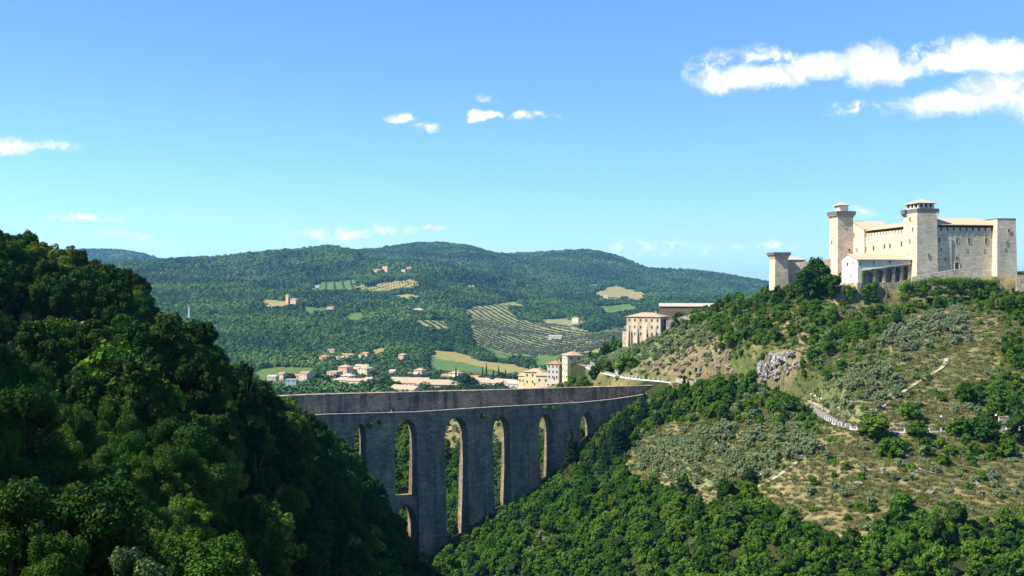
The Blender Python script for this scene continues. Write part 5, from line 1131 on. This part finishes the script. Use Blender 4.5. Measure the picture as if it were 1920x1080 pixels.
# behind the crest near the convent and along the brow
def belt(P, n, kinds, s0, s1, zc, spread=3):
    P = np.array(P, float)
    for _ in range(n):
        t = random.random()*(len(P)-1); k = int(t); f = t-k; a = P[k]*(1-f)+P[k+1]*f; q = pt(a[0], a[1]); x, y = q.x+random.uniform(-spread, spread), q.y+random.uniform(-spread, spread); kd = random.choice(kinds); s = random.uniform(s0, s1)
        z = gz(x, y)-.2; p_ = x/y*FPX+960; h = PROTO[kd][0][2]
        if zc == 44:
            l2 = np.interp(p_, [1600, 1606, 1660, 1690, 1870, 1900, 1960], [578, 552, 560, 545, 535, 540, 545])
            if HOR-(z+h*s)/y*FPX < l2: s = ((HOR-l2)/FPX*y-z)/h
            if s < .2: continue
        trees.append([kd, random.randrange(len(PROTO[kd])), x, y, z, s, s, random.random()*6.28, zc])
belt([(1262, 712), (1290, 706), (1340, 700), (1390, 668), (1435, 645)], 70, ['broad', 'shrub', 'olive', 'olive', 'bbright'], .35, .75, 25, 5)
belt([(1040, 800), (1110, 800), (1160, 780)], 34, ['broad', 'bbright', 'bdark'], .7, 1.1, 40, 8)
belt([(1178, 694), (1215, 691), (1248, 688)], 34, ['shrub', 'shrubb', 'olive'], .5, .9, 25, 2)
belt([(985, 690), (1050, 690), (1090, 690)], 22, ['shrub', 'shrubb', 'bbright'], .7, 1.0, 41, 4)
belt([(1068, 672), (1105, 660), (1150, 648)], 26, ['shrub', 'shrubb', 'broad'], .7, 1.0, 41, 3)
belt([(1105, 722), (1160, 700), (1180, 690)], 60, ['olive'], .7, 1.2, 42, 7)
belt([(1060, 730), (1100, 726), (1170, 716)], 10, ['olive'], .7, 1.0, 42, 3)
belt([(1445, 588), (1480, 586), (1520, 583), (1565, 580)], 55, ['broad', 'bdark', 'shrub', 'bbright'], .5, .85, 43, 6)
belt([(1610, 540), (1660, 541), (1700, 540)], 24, ['shrub', 'shrubb', 'broad', 'olive'], .4, .7, 44, 3)
belt([(1700, 538), (1780, 538), (1870, 540)], 50, ['bbright', 'broad', 'shrub'], .5, .75, 44, 3)
belt([(1855, 546), (1908, 549)], 26, ['broad', 'bdark', 'shrub'], .45, .8, 44, 3)
belt([(1670, 545), (1700, 545)], 14, ['broad', 'shrubb', 'shrub'], .4, .7, 44, 2)
belt([(1830, 546), (1870, 548)], 12, ['broad', 'bdark'], .55, .8, 44, 2)
# single trees with labels of their own
def single(kind, var, px, Y, h, wid, name, label, cat='tree', z=None):
    q = pt(px, Y); cm, tm, hh, rad = PROTO[kind][var]; sz = h/hh; s = wid/2/rad
    return grown(kind, var, (q.x, q.y, (gz(q.x, q.y) if z is None else z)-.2), s, sz, random.random()*6, name, label, cat, None)
single('bbright', 0, 1178, 648, 10.5, 17, 'broadleaf_tree', 'large round bright green tree beside the far road balustrade', z=-51)
single('broad', 3, 1533, 566, 17.5, 16, 'broadleaf_tree', 'tall green spreading tree in front of the leftmost tall castle tower', z=-2)
single('bdark', 1, 1513, 560, 13, 15, 'broadleaf_tree', 'lower bushy tree left of the tall spreading tree by the castle', z=-4)
single('broad', 1, 1552, 558, 12, 12, 'broadleaf_tree', 'green tree between the tall spreading tree and the white annex', z=-5)
single('broad', 0, 1365, 664, 9, 8, 'broadleaf_tree', 'small round tree on the skyline right of the long hall')
single('bdark', 0, 1272, 694, 13, 11, 'broadleaf_tree', 'dark tree growing against the convent terrace wall', z=-29)
single('broad', 2, 1640, 380.5, 9, 13.5, 'broadleaf_tree', 'domed olive-green tree beside the balustrade just right of the road bend', z=-54)
single('bbright', 1, 1706, 399, 6.8, 9.5, 'broadleaf_tree', 'rounded bright bush-like tree above the long balustrade')
single('broad', 3, 1720, 378.5, 8, 9, 'broadleaf_tree', 'brownish green tree hiding the middle of the long balustrade', z=-55)
single('bbright', 0, 1796, 379, 9, 9, 'broadleaf_tree', 'bright green tree at the right end of the long balustrade', z=-55)
single('broad', 4, 1846, 377, 10.5, 15, 'broadleaf_tree', 'wide green tree below the road near the right edge', z=-56)
single('bdark', 1, 1915, 376, 12, 11, 'broadleaf_tree', 'dark tree cut by the right edge beside the road', z=-55)
single('bdark', 0, 1390, 345, 11.5, 16, 'broadleaf_tree', 'big dark tree standing at the end of the pale footpath')
single('broad', 2, 1425, 350, 7, 10, 'broadleaf_tree', 'smaller dark tree hugging the right of the footpath tree')
single('bbright', 1, 1690, 322, 6, 9, 'broadleaf_tree', 'light green round tree at the foot of the dry slope')
single('bdark', 1, 1480, 442, 10, 12, 'broadleaf_tree', 'dark round tree left of the road bend')
single('bdark', 0, 1512, 436, 8.5, 12, 'broadleaf_tree', 'dark spreading tree right before the balustrade starts', z=-59)
CON = [(1207, 545, 13), (1160, 530, 17), (1143, 522, 16), (1178, 532, 16), (1128, 514, 14), (1070, 538, 21), (1080, 540, 15), (1056, 536, 12), (1098, 540, 16), (1194, 536, 12), (1112, 512, 12), (1153, 506, 12), (1170, 510, 12), (1134, 496, 10), (1283, 572, 8), (1290, 560, 8)]
for i, (px_, Y2, h_) in enumerate(CON):
    lim = np.interp(px_, [1056, 1070, 1090, 1115, 1130, 1150, 1185, 1195, 1207, 1215, 1283, 1290], [850, 796, 840, 830, 812, 775, 755, 750, 729, 745, 700, 705]); q = pt(px_, Y2); zg = gz(q.x, q.y); zt_ = (HOR-lim)/FPX*Y2
    h_ = min(max(zt_-zg, 6), 26)
    o_ = grown('conifer', i % 2, (q.x, q.y, zg-.3), h_/15.8*random.uniform(.85, 1.3), h_/15.8*(1 if px_ in (1207, 1070) else random.uniform(.7, 1.08)), random.random()*6, 'conifer_tree', 'dark pointed conifer in the group against the right end of the aqueduct', 'conifer', 'conifers against the right end of the aqueduct')
# plants on the bridge and ivy on the castle walls
def ivy(name, label, lobes, n, mt, cat='plant', size=.28):
    Vv, Ff = leafcloud(lobes, n, size, 5+len(label)); o_ = bpy.data.objects.new(name, npmesh(name, Vv, Ff, mt)); COL.objects.link(o_); c0 = Vector(lobes[0][0]); tag(o_, label, cat); return o_
def L2W(x, y, z): return (CB[0]+x*eR[0]+y*eL[0], CB[1]+x*eR[1]+y*eL[1], z)
ivy('ivy', 'bright green ivy climbing the stone wall right of the white annex', [(L2W(-28.5+random.uniform(0, 9), AT-1.6, random.uniform(-9, 2.5)), (1.6, 1.0, 1.5)) for _ in range(34)]+[(L2W(-27.8, AT-1.2, 3+k*.9), (.9, .6, .9)) for k in range(6)], 9000, M_leafb)
ivy('ivy', 'bright green ivy left of the stone wall under the white annex', [(L2W(-37+random.uniform(0, 4), 3.5, random.uniform(-10, 1.5)), (1.4, 1.0, 1.4)) for _ in range(18)], 5000, M_leafb)
ivy('ivy', 'dark ivy streak on the old convent corner', [((*pt(1248+random.uniform(-1.5, 1.5), 695)[:2], -34+k*1.0), (.9, .7, .9)) for k in range(14)], 2600, M_leafd)
hedge_l = []
for k in range(230):
    f = random.random(); px_ = 1690+f*175; Yq = 545+f*3; zt2 = (HOR-np.interp(px_, [1690, 1720, 1745, 1800, 1865], [530, 525, 519, 520, 522]))/FPX*Yq; hedge_l.append(((*pt(px_, Yq+random.uniform(-1.5, 1.5))[:2], zt2-random.uniform(.9, 9)), (2.1, 1.6, 1.3)))
ivy('hedge', 'long bright green trimmed hedge below the castle terrace', hedge_l, 38000, M_leafb, 'hedge', .27)
for i, (px_, dz) in enumerate(((692, -3.2), (712, -2.2), (905, -2.4), (1018, -1.2), (1036, -1.2))):
    q = BM @ Vector((bs(px_), -.5, 0)); ivy('wall_plant', ['leafy plant rooted below the parapet at the left of the tallest arch', 'small plant below the parapet beside the leftmost leafy one', 'small plant below the parapet between the two middle arches', 'plant above the fifth arch of the aqueduct', 'plant just right of the one above the fifth arch'][i], [((q.x+random.uniform(-1.2, 1.2), q.y, ZD+dz+random.uniform(-.8, .8)), (1.0, .6, .7)) for _ in range(5)], 700, M_leafb)

# ------------------------------------------------------------------ split into single plants and masses
KN = {'mat': ('shrub', 'shrub'), 'oak': ('broadleaf_tree', 'tree'), 'holm': ('broadleaf_tree', 'tree'), 'near': ('broadleaf_tree', 'tree'), 'broad': ('broadleaf_tree', 'tree'), 'bdark': ('broadleaf_tree', 'tree'), 'bbright': ('broadleaf_tree', 'tree'), 'olive': ('olive_tree', 'olive tree'), 'shrub': ('shrub', 'shrub'), 'shrubb': ('shrub', 'shrub'), 'brown': ('broadleaf_tree', 'tree'), 'silver': ('broadleaf_tree', 'tree'), 'conifer': ('conifer_tree', 'conifer')}
REG = {10: ('the shaded wood on the near left slope', 'the near left wood'), 20: ('the wood filling the right bank of the gorge', 'the right bank wood'), 21: ('the mixed scrub on the castle hillside', 'the castle hillside scrub'), 22: ('the grey-green grove on the castle hillside', 'the hillside olive grove'),
       23: ('the dry grass slope around the near road', 'the dry slope'), 24: ('the rocky outcrop on the castle hill', 'the rocky outcrop'), 25: ('the brow right of the old convent', 'the brow by the convent'), 30: ('the valley side seen beyond the aqueduct', 'the valley side beyond the aqueduct'),
       40: ('the clump behind the cream tower house', 'the clump behind the tower house'), 41: ('the strip just above the aqueduct wall by the yellow houses', 'the strip above the aqueduct wall'), 42: ('the slope below the old convent', 'the slope below the convent'), 43: ('the belt below the outer tower', 'the belt below the outer tower'), 44: ('the foot of the castle terrace walls', 'the foot of the castle walls')}
AD_ = {'mat': 'low spreading shrub', 'oak': 'mid green leafy tree', 'holm': 'dark green dense tree', 'near': 'close leafy green tree', 'broad': 'mid green leafy tree', 'bdark': 'dark green dense tree', 'bbright': 'bright green leafy tree', 'olive': 'silvery green olive tree', 'shrub': 'low dark green shrub', 'shrubb': 'low bright green shrub', 'brown': 'brownish autumn tinted tree', 'silver': 'silvery fine leaved tree'}
# nearest silver bushes at the lower left corner
for px_, Y2, s in ((30, 52, .95), (235, 47, .95), (175, 55, .8), (60, 60, .8), (450, 62, .7), (520, 66, .75), (290, 56, .6)):
    q = pt(px_, Y2); zg = gz(q.x, q.y); lim = 1000 if px_ < 300 else 1050; h = 4.2*s; zt_ = (HOR-lim-random.uniform(-15, 15))/FPX*Y2; trees.append(['silver', 0, q.x, q.y, zt_-h, s, s, random.random()*6, 10])
    if zt_-h > zg+.5: trees[-1][4] = zg; trees[-1][6] = min((zt_-zg)/4.2, 1.05*s)
def vis(t): return PROTO[t[0]][t[1]][2]*t[5]/t[3]
kinds = {}
for t in trees: kinds.setdefault(KN[t[0]][0], []).append(t)
stuff = {}
inframe = lambda t: -40 < t[2]/t[3]*FPX+960 < 1960 and HOR-(t[4]+PROTO[t[0]][t[1]][2]*t[6])/t[3]*FPX < 1085
cnt = {}
for kn, L in kinds.items():
    L.sort(key=lambda t: -vis(t)*(1 if inframe(t) else 1e-6)); lim = 285 if kn == 'broadleaf_tree' else 295
    for t in L[:lim]:
        kd, v_, x, y, z, s, sz, rz, zc = t; a, b_ = REG.get(zc, REG[21]); lb = AD_[kd]+' in '+a
        if len(lb.split()) > 16: lb = ' '.join(lb.split()[:16])
        o_ = grown(kd, v_, (x, y, z), s, sz, rz, KN[kd][0], lb, KN[kd][1], AD_[kd].split(' ')[0]+' '+('shrubs' if 'shrub' in kd else 'trees')+' of '+b_)
    stuff[kn] = L[lim:]; cnt[kn] = (len(L), len(stuff[kn]))
print('COUNTS', cnt)
# instancer for masses of plants
PC = bpy.data.collections.new('plant_shapes')
def inst_obj(name, protos, P, idxs, scl, rots, label, cat):
    n = len(P); me_ = bpy.data.meshes.new(name); me_.vertices.add(n); me_.vertices.foreach_set('co', np.asarray(P, np.float32).ravel())
    for nm, tp, arr in (('idx', 'INT', np.asarray(idxs, np.int32)), ('rz', 'FLOAT', np.asarray(rots, np.float32))): a = me_.attributes.new(nm, tp, 'POINT'); a.data.foreach_set('value', arr)
    a = me_.attributes.new('scl', 'FLOAT_VECTOR', 'POINT'); a.data.foreach_set('vector', np.asarray(scl, np.float32).ravel()); me_.update()
    o_ = bpy.data.objects.new(name, me_); COL.objects.link(o_); tag(o_, label, cat, kind='stuff')
    cl = bpy.data.collections.new(name+'_shapes')
    for k, m_ in enumerate(protos): po = bpy.data.objects.new('%s_shape_%02d' % (name, k), m_); cl.objects.link(po)
    ng = bpy.data.node_groups.new(name, 'GeometryNodeTree'); ng.interface.new_socket('Geometry', in_out='INPUT', socket_type='NodeSocketGeometry'); ng.interface.new_socket('Geometry', in_out='OUTPUT', socket_type='NodeSocketGeometry')
    nd = ng.nodes; gi = nd.new('NodeGroupInput'); go = nd.new('NodeGroupOutput'); ip = nd.new('GeometryNodeInstanceOnPoints'); ci = nd.new('GeometryNodeCollectionInfo')
    ci.inputs['Collection'].default_value = cl; ci.inputs['Separate Children'].default_value = True; ci.inputs['Reset Children'].default_value = True
    def at_(nm, tp):
        q = nd.new('GeometryNodeInputNamedAttribute'); q.data_type = tp; q.inputs[0].default_value = nm; return q.outputs[0]
    cx = nd.new('ShaderNodeCombineXYZ'); ng.links.new(at_('rz', 'FLOAT'), cx.inputs[2]); ng.links.new(gi.outputs[0], ip.inputs['Points']); ng.links.new(ci.outputs[0], ip.inputs['Instance'])
    ip.inputs['Pick Instance'].default_value = True; ng.links.new(at_('idx', 'INT'), ip.inputs['Instance Index']); ng.links.new(cx.outputs[0], ip.inputs['Rotation']); ng.links.new(at_('scl', 'FLOAT_VECTOR'), ip.inputs['Scale'])
    ng.links.new(ip.outputs[0], go.inputs[0]); md = o_.modifiers.new('scatter', 'NODES'); md.node_group = ng; return o_
def stuff_obj(name, L, label, cat):
    if not L: return
    keys = sorted({(t[0], t[1]) for t in L}); ms_ = [PROTO[a][b_][0] for a, b_ in keys]; ix = [keys.index((t[0], t[1])) for t in L]
    inst_obj(name, ms_, [(t[2], t[3], t[4]) for t in L], ix, [(t[5], t[5], t[6]) for t in L], [t[7] for t in L], label, cat)
stuff_obj('woodland', stuff.get('broadleaf_tree', []), 'dense green woodland filling the gorge and lower hillsides', 'woodland')
stuff_obj('olive_grove', stuff.get('olive_tree', []), 'silvery olive grove scattered over the castle hillside', 'olive grove')
stuff_obj('scrub', stuff.get('shrub', []), 'low scrub scattered over the castle hillside', 'scrub')
# dry tufts over the open slopes
def tuft(seed):
    r_ = np.random.default_rng(seed); n = 130; V = []; Fq = []
    for k in range(n):
        a = r_.random()*6.28; q = r_.random()**.5*1.0; x, y = q*math.cos(a), q*math.sin(a); h = .25+.5*r_.random(); b_ = r_.random()*6.28; w = .09
        V += [(x-w*math.cos(b_), y-w*math.sin(b_), 0), (x+w*math.cos(b_), y+w*math.sin(b_), 0), (x+r_.normal()*.2, y+r_.normal()*.2, h)]; Fq.append((3*k, 3*k+1, 3*k+2))
    return V, Fq
M_dry = foliage('dry_grass_blades', [(0, (.07, .10, .03)), (.45, (.135, .135, .055)), (1, (.22, .185, .09))], .1)
tp_ = [npmesh('tuft', *tuft(k), M_dry) for k in range(3)]
X_, Y_ = jgrid(1120, 2060, 300, 640, 1.9); Zg = H(X_, Y_); zq = zone(X_, Y_, Zg); k = np.isin(zq, (1, 2, 3)) & castle_clear(X_, Y_) & (droad(X_, Y_) > 3.6) & (rng.random(len(X_)) < .75) & ((X_*BN.x+(Y_-537)*BN.y < -3) | (X_/Y_*FPX > 310)); X_, Y_, Zg = X_[k], Y_[k], Zg[k]; n = len(X_)
s = .6+.9*rng.random(n); inst_obj('dry_grass', tp_, np.column_stack([X_, Y_, Zg-.03]), rng.integers(0, 3, n), np.column_stack([s*1.1, s*1.1, s]), rng.random(n)*6.28, 'dry yellow grass tufts covering the open slopes of the castle hill', 'grass')

# distant forest: thousands of small crowns over the far hills
def farcrown(seed, tall=1.0):
    r_ = np.random.default_rng(seed); V = []; Fq = []; n = 60
    lobes = [((r_.normal()*.28, r_.normal()*.28, .55+r_.normal()*.12), (.42, .42, .36*tall)) for _ in range(5)]+[((0, 0, .4), (.62, .62, .45*tall))]
    return leafcloud(lobes, 170, .17, seed, .3)
fc = [npmesh('far_crown', *farcrown(k, 1 if k < 5 else 1.8), M_far) for k in range(6)]
HS = [((o.location.x, o.location.y)) for o in SC.objects if o.get('category') in ('house', 'shed') and o.location.y > 900]
PX, SX, IX = [], [], []
def farfill(Y0, Y1, cell, size):
    X_, Y_ = jgrid(-60, 1990, Y0, Y1, cell); Zg = H(X_, Y_); p_, r_ = proj(X_, Y_, Zg); zq = zone(X_, Y_, Zg); u_ = rng.random(len(X_)); den = fbmn(X_/60, Y_/60, 3, 77)
    k = (zq == 5) & (u_ < .97) & (den > -.33) | (zq == 9) & (u_ < .68)
    k &= ~anyp(PALE+TAN+GRN, p_, r_-7*np.clip(2600/Y_, .8, 1.4)) & ~anyp(PALE+TAN+GRN, p_, r_-3)
    for hx, hy in HS:
        fx = (hx-(X_-0))/1.0; tt = hy-Y_; lat = np.abs(X_-hx*(Y_/hy)); k &= ~((lat < 9+hy*.0012) & (tt < 42+(hy-1000)*.02) & (tt > -9))
    X_, Y_, Zg = X_[k], Y_[k], Zg[k]; n = len(X_); s = size*(.62+.75*rng.random(n)**1.3)*(1+.5*fbmn(X_/90, Y_/90, 3, 5)); PX.append(np.column_stack([X_, Y_, Zg-.15*s])); SX.append(np.column_stack([s, s, s*rng.uniform(.8, 1.15, n)])); IX.append(np.where(rng.random(n) < .06, 5, rng.integers(0, 5, n)))
farfill(1000, 1500, 8.0, 7.5); farfill(1500, 2600, 8.5, 9.5); farfill(2600, 4000, 10, 12.5); farfill(4000, 6700, 13, 16.5); 
X_, Y_ = jgrid(150, 360, 6700, 9700, 45); Zg = H(X_, Y_); PX.append(np.column_stack([X_, Y_, Zg])); n = len(X_); SX.append(np.full((n, 3), 55.)); IX.append(rng.integers(0, 5, n))
PX = np.concatenate(PX); SX = np.concatenate(SX); IX = np.concatenate(IX); print('FAR', len(PX))
inst_obj('distant_forest', fc, PX, IX, SX, rng.random(len(PX))*6.28, 'dark green forest covering the distant hills and valley', 'forest')
# rows of olives in the striped fields
PX, SX = [], []
for P, ang, sp, st in ((PALE[0], 112, 21, 8.5), (PALE[1], 116, 24, 9), (PALE[2], 110, 20, 7), (PALE[3], 110, 15, 9), (GRN[3], 100, 30, 16), (TAN[3], 65, 34, 18)):
    cx_, cy_ = np.mean(P, axis=0); c0 = hit(cx_, cy_, 1500); ca_, sa_ = math.cos(R(ang)), math.sin(R(ang))
    B = []
    for i in range(-90, 90):
        for j in range(-90, 90):
            x = c0.x+ca_*j*st-sa_*i*sp+random.uniform(-1.2, 1.2); y = c0.y+sa_*j*st+ca_*i*sp+random.uniform(-1.2, 1.2)
            if y > 1200: B.append((x, y))
    B = np.array(B); Zg = H(B[:, 0], B[:, 1]); p_, r_ = proj(B[:, 0], B[:, 1], Zg); PX.append(np.column_stack([B, Zg])[inpoly(p_, r_, P)])
PX = np.concatenate(PX); n = len(PX); s = 4.6*(.7+.6*rng.random(n))
M_ofar = farmat('far_olive_crowns', [(0, (.045, .068, .036)), (1, (.085, .105, .06))], .01); oc = [npmesh('far_olive', *farcrown(20+k), M_ofar) for k in range(3)]
inst_obj('orchard', oc, PX, rng.integers(0, 3, n), np.column_stack([s, s, s*.8]), rng.random(n)*6.28, 'rows of orchard trees striping the pale fields across the valley', 'orchard')
print('ROWS', n)
# cypresses of the valley
CY = [(500+6*k, 640+random.uniform(-12, 12)) for k in range(10)]+[(640, 640), (663, 636), (570, 655), (700, 640), (925, 710), (935, 706), (948, 708), (912, 700), (855, 712), (905, 706), (997, 702), (678, 678), (567, 552), (575, 556), (585, 558), (597, 562), (560, 560), (650, 558), (470, 660), (488, 664)]
for px_, py_ in CY:
    q = hit(px_, py_+6, 1050); s = 1.3 if q.y < 2200 else 1.5
    grown('cypress', 0, (q.x, q.y, q.z-.3), s, s*random.uniform(.85, 1.15), 0, 'cypress_tree', 'slim dark cypress standing in the valley woods', 'cypress', 'cypresses of the valley')
# valley trees with shapes of their own
for i, (px_, Y2, h_, w_, lb) in enumerate(((545, 1290, 11, 17, 'wide umbrella shaped dark tree among the small houses at left'), (873, 1215, 15, 15, 'large dark tree between the long shed and the orange roofed house'), (735, 1190, 9, 22, 'broad tree on the right of the cream villa'), (717, 1200, 8, 14, 'bushy tree beside the cream villa'), (940, 1300, 12, 12, 'round tree above the slanting shed roofs'), (598, 1260, 13, 14, 'dark tree left of the pink annex'), (700, 1400, 11, 13, 'round tree right of the cream block of flats'), (700, 3600, 14, 30, 'small dark copse tree standing in the hilltop field'), (690, 3600, 16, 24, 'left tree of the copse in the hilltop field'))):
    single('bdark', i % 2, px_, Y2, h_, w_, 'broadleaf_tree', lb)

# ------------------------------------------------------------------ rocks
def rock(loc, sx, sy, sz, seed, label, group, mt=None):
    bm_ = bmesh.new(); bmesh.ops.create_icosphere(bm_, subdivisions=4, radius=1); V = np.array([v.co[:] for v in bm_.verts])
    n_ = fbmn(V[:, 0]*1.6+V[:, 2]*2.3+seed*7, V[:, 1]*1.6+V[:, 2]*1.1, 4, seed)*1.1-np.abs(fbmn(V[:, 0]*3.4+V[:, 2]*1.3+seed, V[:, 1]*3.4-V[:, 2]*1.9, 3, seed+4))*1.5+.15+np.round(fbmn(V[:, 0]*2+seed, V[:, 2]*2+V[:, 1], 3, seed+9)*8)/8*.6
    for v, q in zip(bm_.verts, n_): v.co = v.co*(1+q)
    me_ = bpy.data.meshes.new('rock_outcrop'); bm_.to_mesh(me_); bm_.free(); me_.materials.append(mt or M_rock)
    o_ = bpy.data.objects.new('rock_outcrop', me_); COL.objects.link(o_); o_.location = loc; o_.scale = (sx*.62, sy*.62, sz*.62); o_.rotation_euler = (0, 0, seed); tag(o_, label, 'rock', group)
RK = [(1440, 690, 4, 3, 5), (1478, 690, 4, 3, 5), (1450, 668, 3, 3, 4), (1432, 720, 3, 3, 4), (1443, 700, 5, 3, 6.5), (1455, 682, 5, 3, 6), (1470, 672, 5, 3, 5), (1435, 712, 4, 3, 4), (1484, 664, 4, 3, 3.5), (1460, 705, 5, 3, 4), (1494, 680, 3, 2.5, 3), (1428, 690, 3, 3, 5)]
for i, (px_, py_, a, b_, c_) in enumerate(RK): q = hit(px_, py_, 250); rock(q-Vector((0, 0, 1)), a*1.05, b_*1.1, c_*1.0, i, 'grey white limestone crag in the cliff below the castle hillside trees', 'crags of the main outcrop')
RK2 = [(1245, 690), (1258, 680), (1270, 692), (1285, 684), (1225, 696), (1300, 676), (1330, 668), (1350, 676), (1376, 700), (1345, 650)]+[(random.uniform(1225, 1370), random.uniform(655, 705)) for _ in range(26)]
for i, (px_, py_) in enumerate(RK2): q = hit(px_, py_, 250); rock(q, random.uniform(2, 4), 2, random.uniform(2, 4), 20+i, 'grey brown rock in the tawny cliff above the far road', 'rocks of the tawny cliff', M_rock2)
RK3 = [(1830, 910), (1745, 925), (1655, 880), (1610, 908), (1500, 858), (1718, 885), (1170, 966), (1215, 1000), (1140, 1055), (1240, 1040), (1420, 738)]
for i, (px_, py_) in enumerate(RK3): q = hit(px_, py_, 250); rock(q, random.uniform(1.4, 3), 1.4, random.uniform(.6, 1.6), 40+i, 'pale boulder lying among the dry grass and wood of the slope', 'boulders of the slope')
# footpaths on the slope
def path(pts, w, nm='path'):
    P = np.array([[*hit(a, b_, 250)][:2] for a, b_ in pts]); P = smoothline(resample(P, 1.5), 3); Tn_ = np.gradient(P, axis=0); Tn_ /= np.hypot(*Tn_.T)[:, None]; N_ = np.column_stack([-Tn_[:, 1], Tn_[:, 0]]); mb = MB(); n = len(P)
    ws = w*(.6+.8*vnoise(np.arange(n)/3., np.zeros(n), 3))
    for s_ in (-1, 1):
        Q = P+N_*s_*ws[:, None]/2; Zq = np.maximum(H(Q[:, 0], Q[:, 1]), H(P[:, 0], P[:, 1]))+.30
        for a, z_ in zip(Q, Zq): mb.v.append((a[0], a[1], float(z_)))
    for i in range(n-1): mb.f.append((i, i+1, n+i+1, n+i))
    o_ = mb.build(nm, M_path); tag(o_, kind='structure')
M_path = stone('pale_earth', (.24, .20, .14), (.38, .33, .25), .4, bump=.3)
path([(1340, 926), (1360, 924), (1392, 918)], 1.6); path([(1412, 902), (1440, 880), (1470, 862), (1510, 845), (1555, 832)], 1.8); path([(1422, 915), (1450, 900), (1480, 880), (1500, 862)], 1.8)
path([(1634, 775), (1660, 760), (1685, 742), (1715, 722), (1745, 705), (1768, 690), (1776, 672)], 1.6); path([(1700, 870), (1735, 888), (1790, 892)], 1.0)

# ------------------------------------------------------------------ haze
m = bpy.data.materials.new('haze'); m.use_nodes = True; nt = NT(m.node_tree); nt.n.clear(); out = nt.new('ShaderNodeOutputMaterial')
pv = nt.new('ShaderNodeVolumePrincipled', i_Color=(.22, .60, 1., 1.), i_Density=3.1e-5); pv.inputs['Anisotropy'].default_value = .0; nt.l.new(pv.outputs[0], out.inputs[1])
mb = MB(); mb.box((0, 10400, 90), (62000, 21200, 520)); o = mb.build('haze', m); tag(o, kind='stuff', label='thin blue summer haze filling the valley', cat='haze')
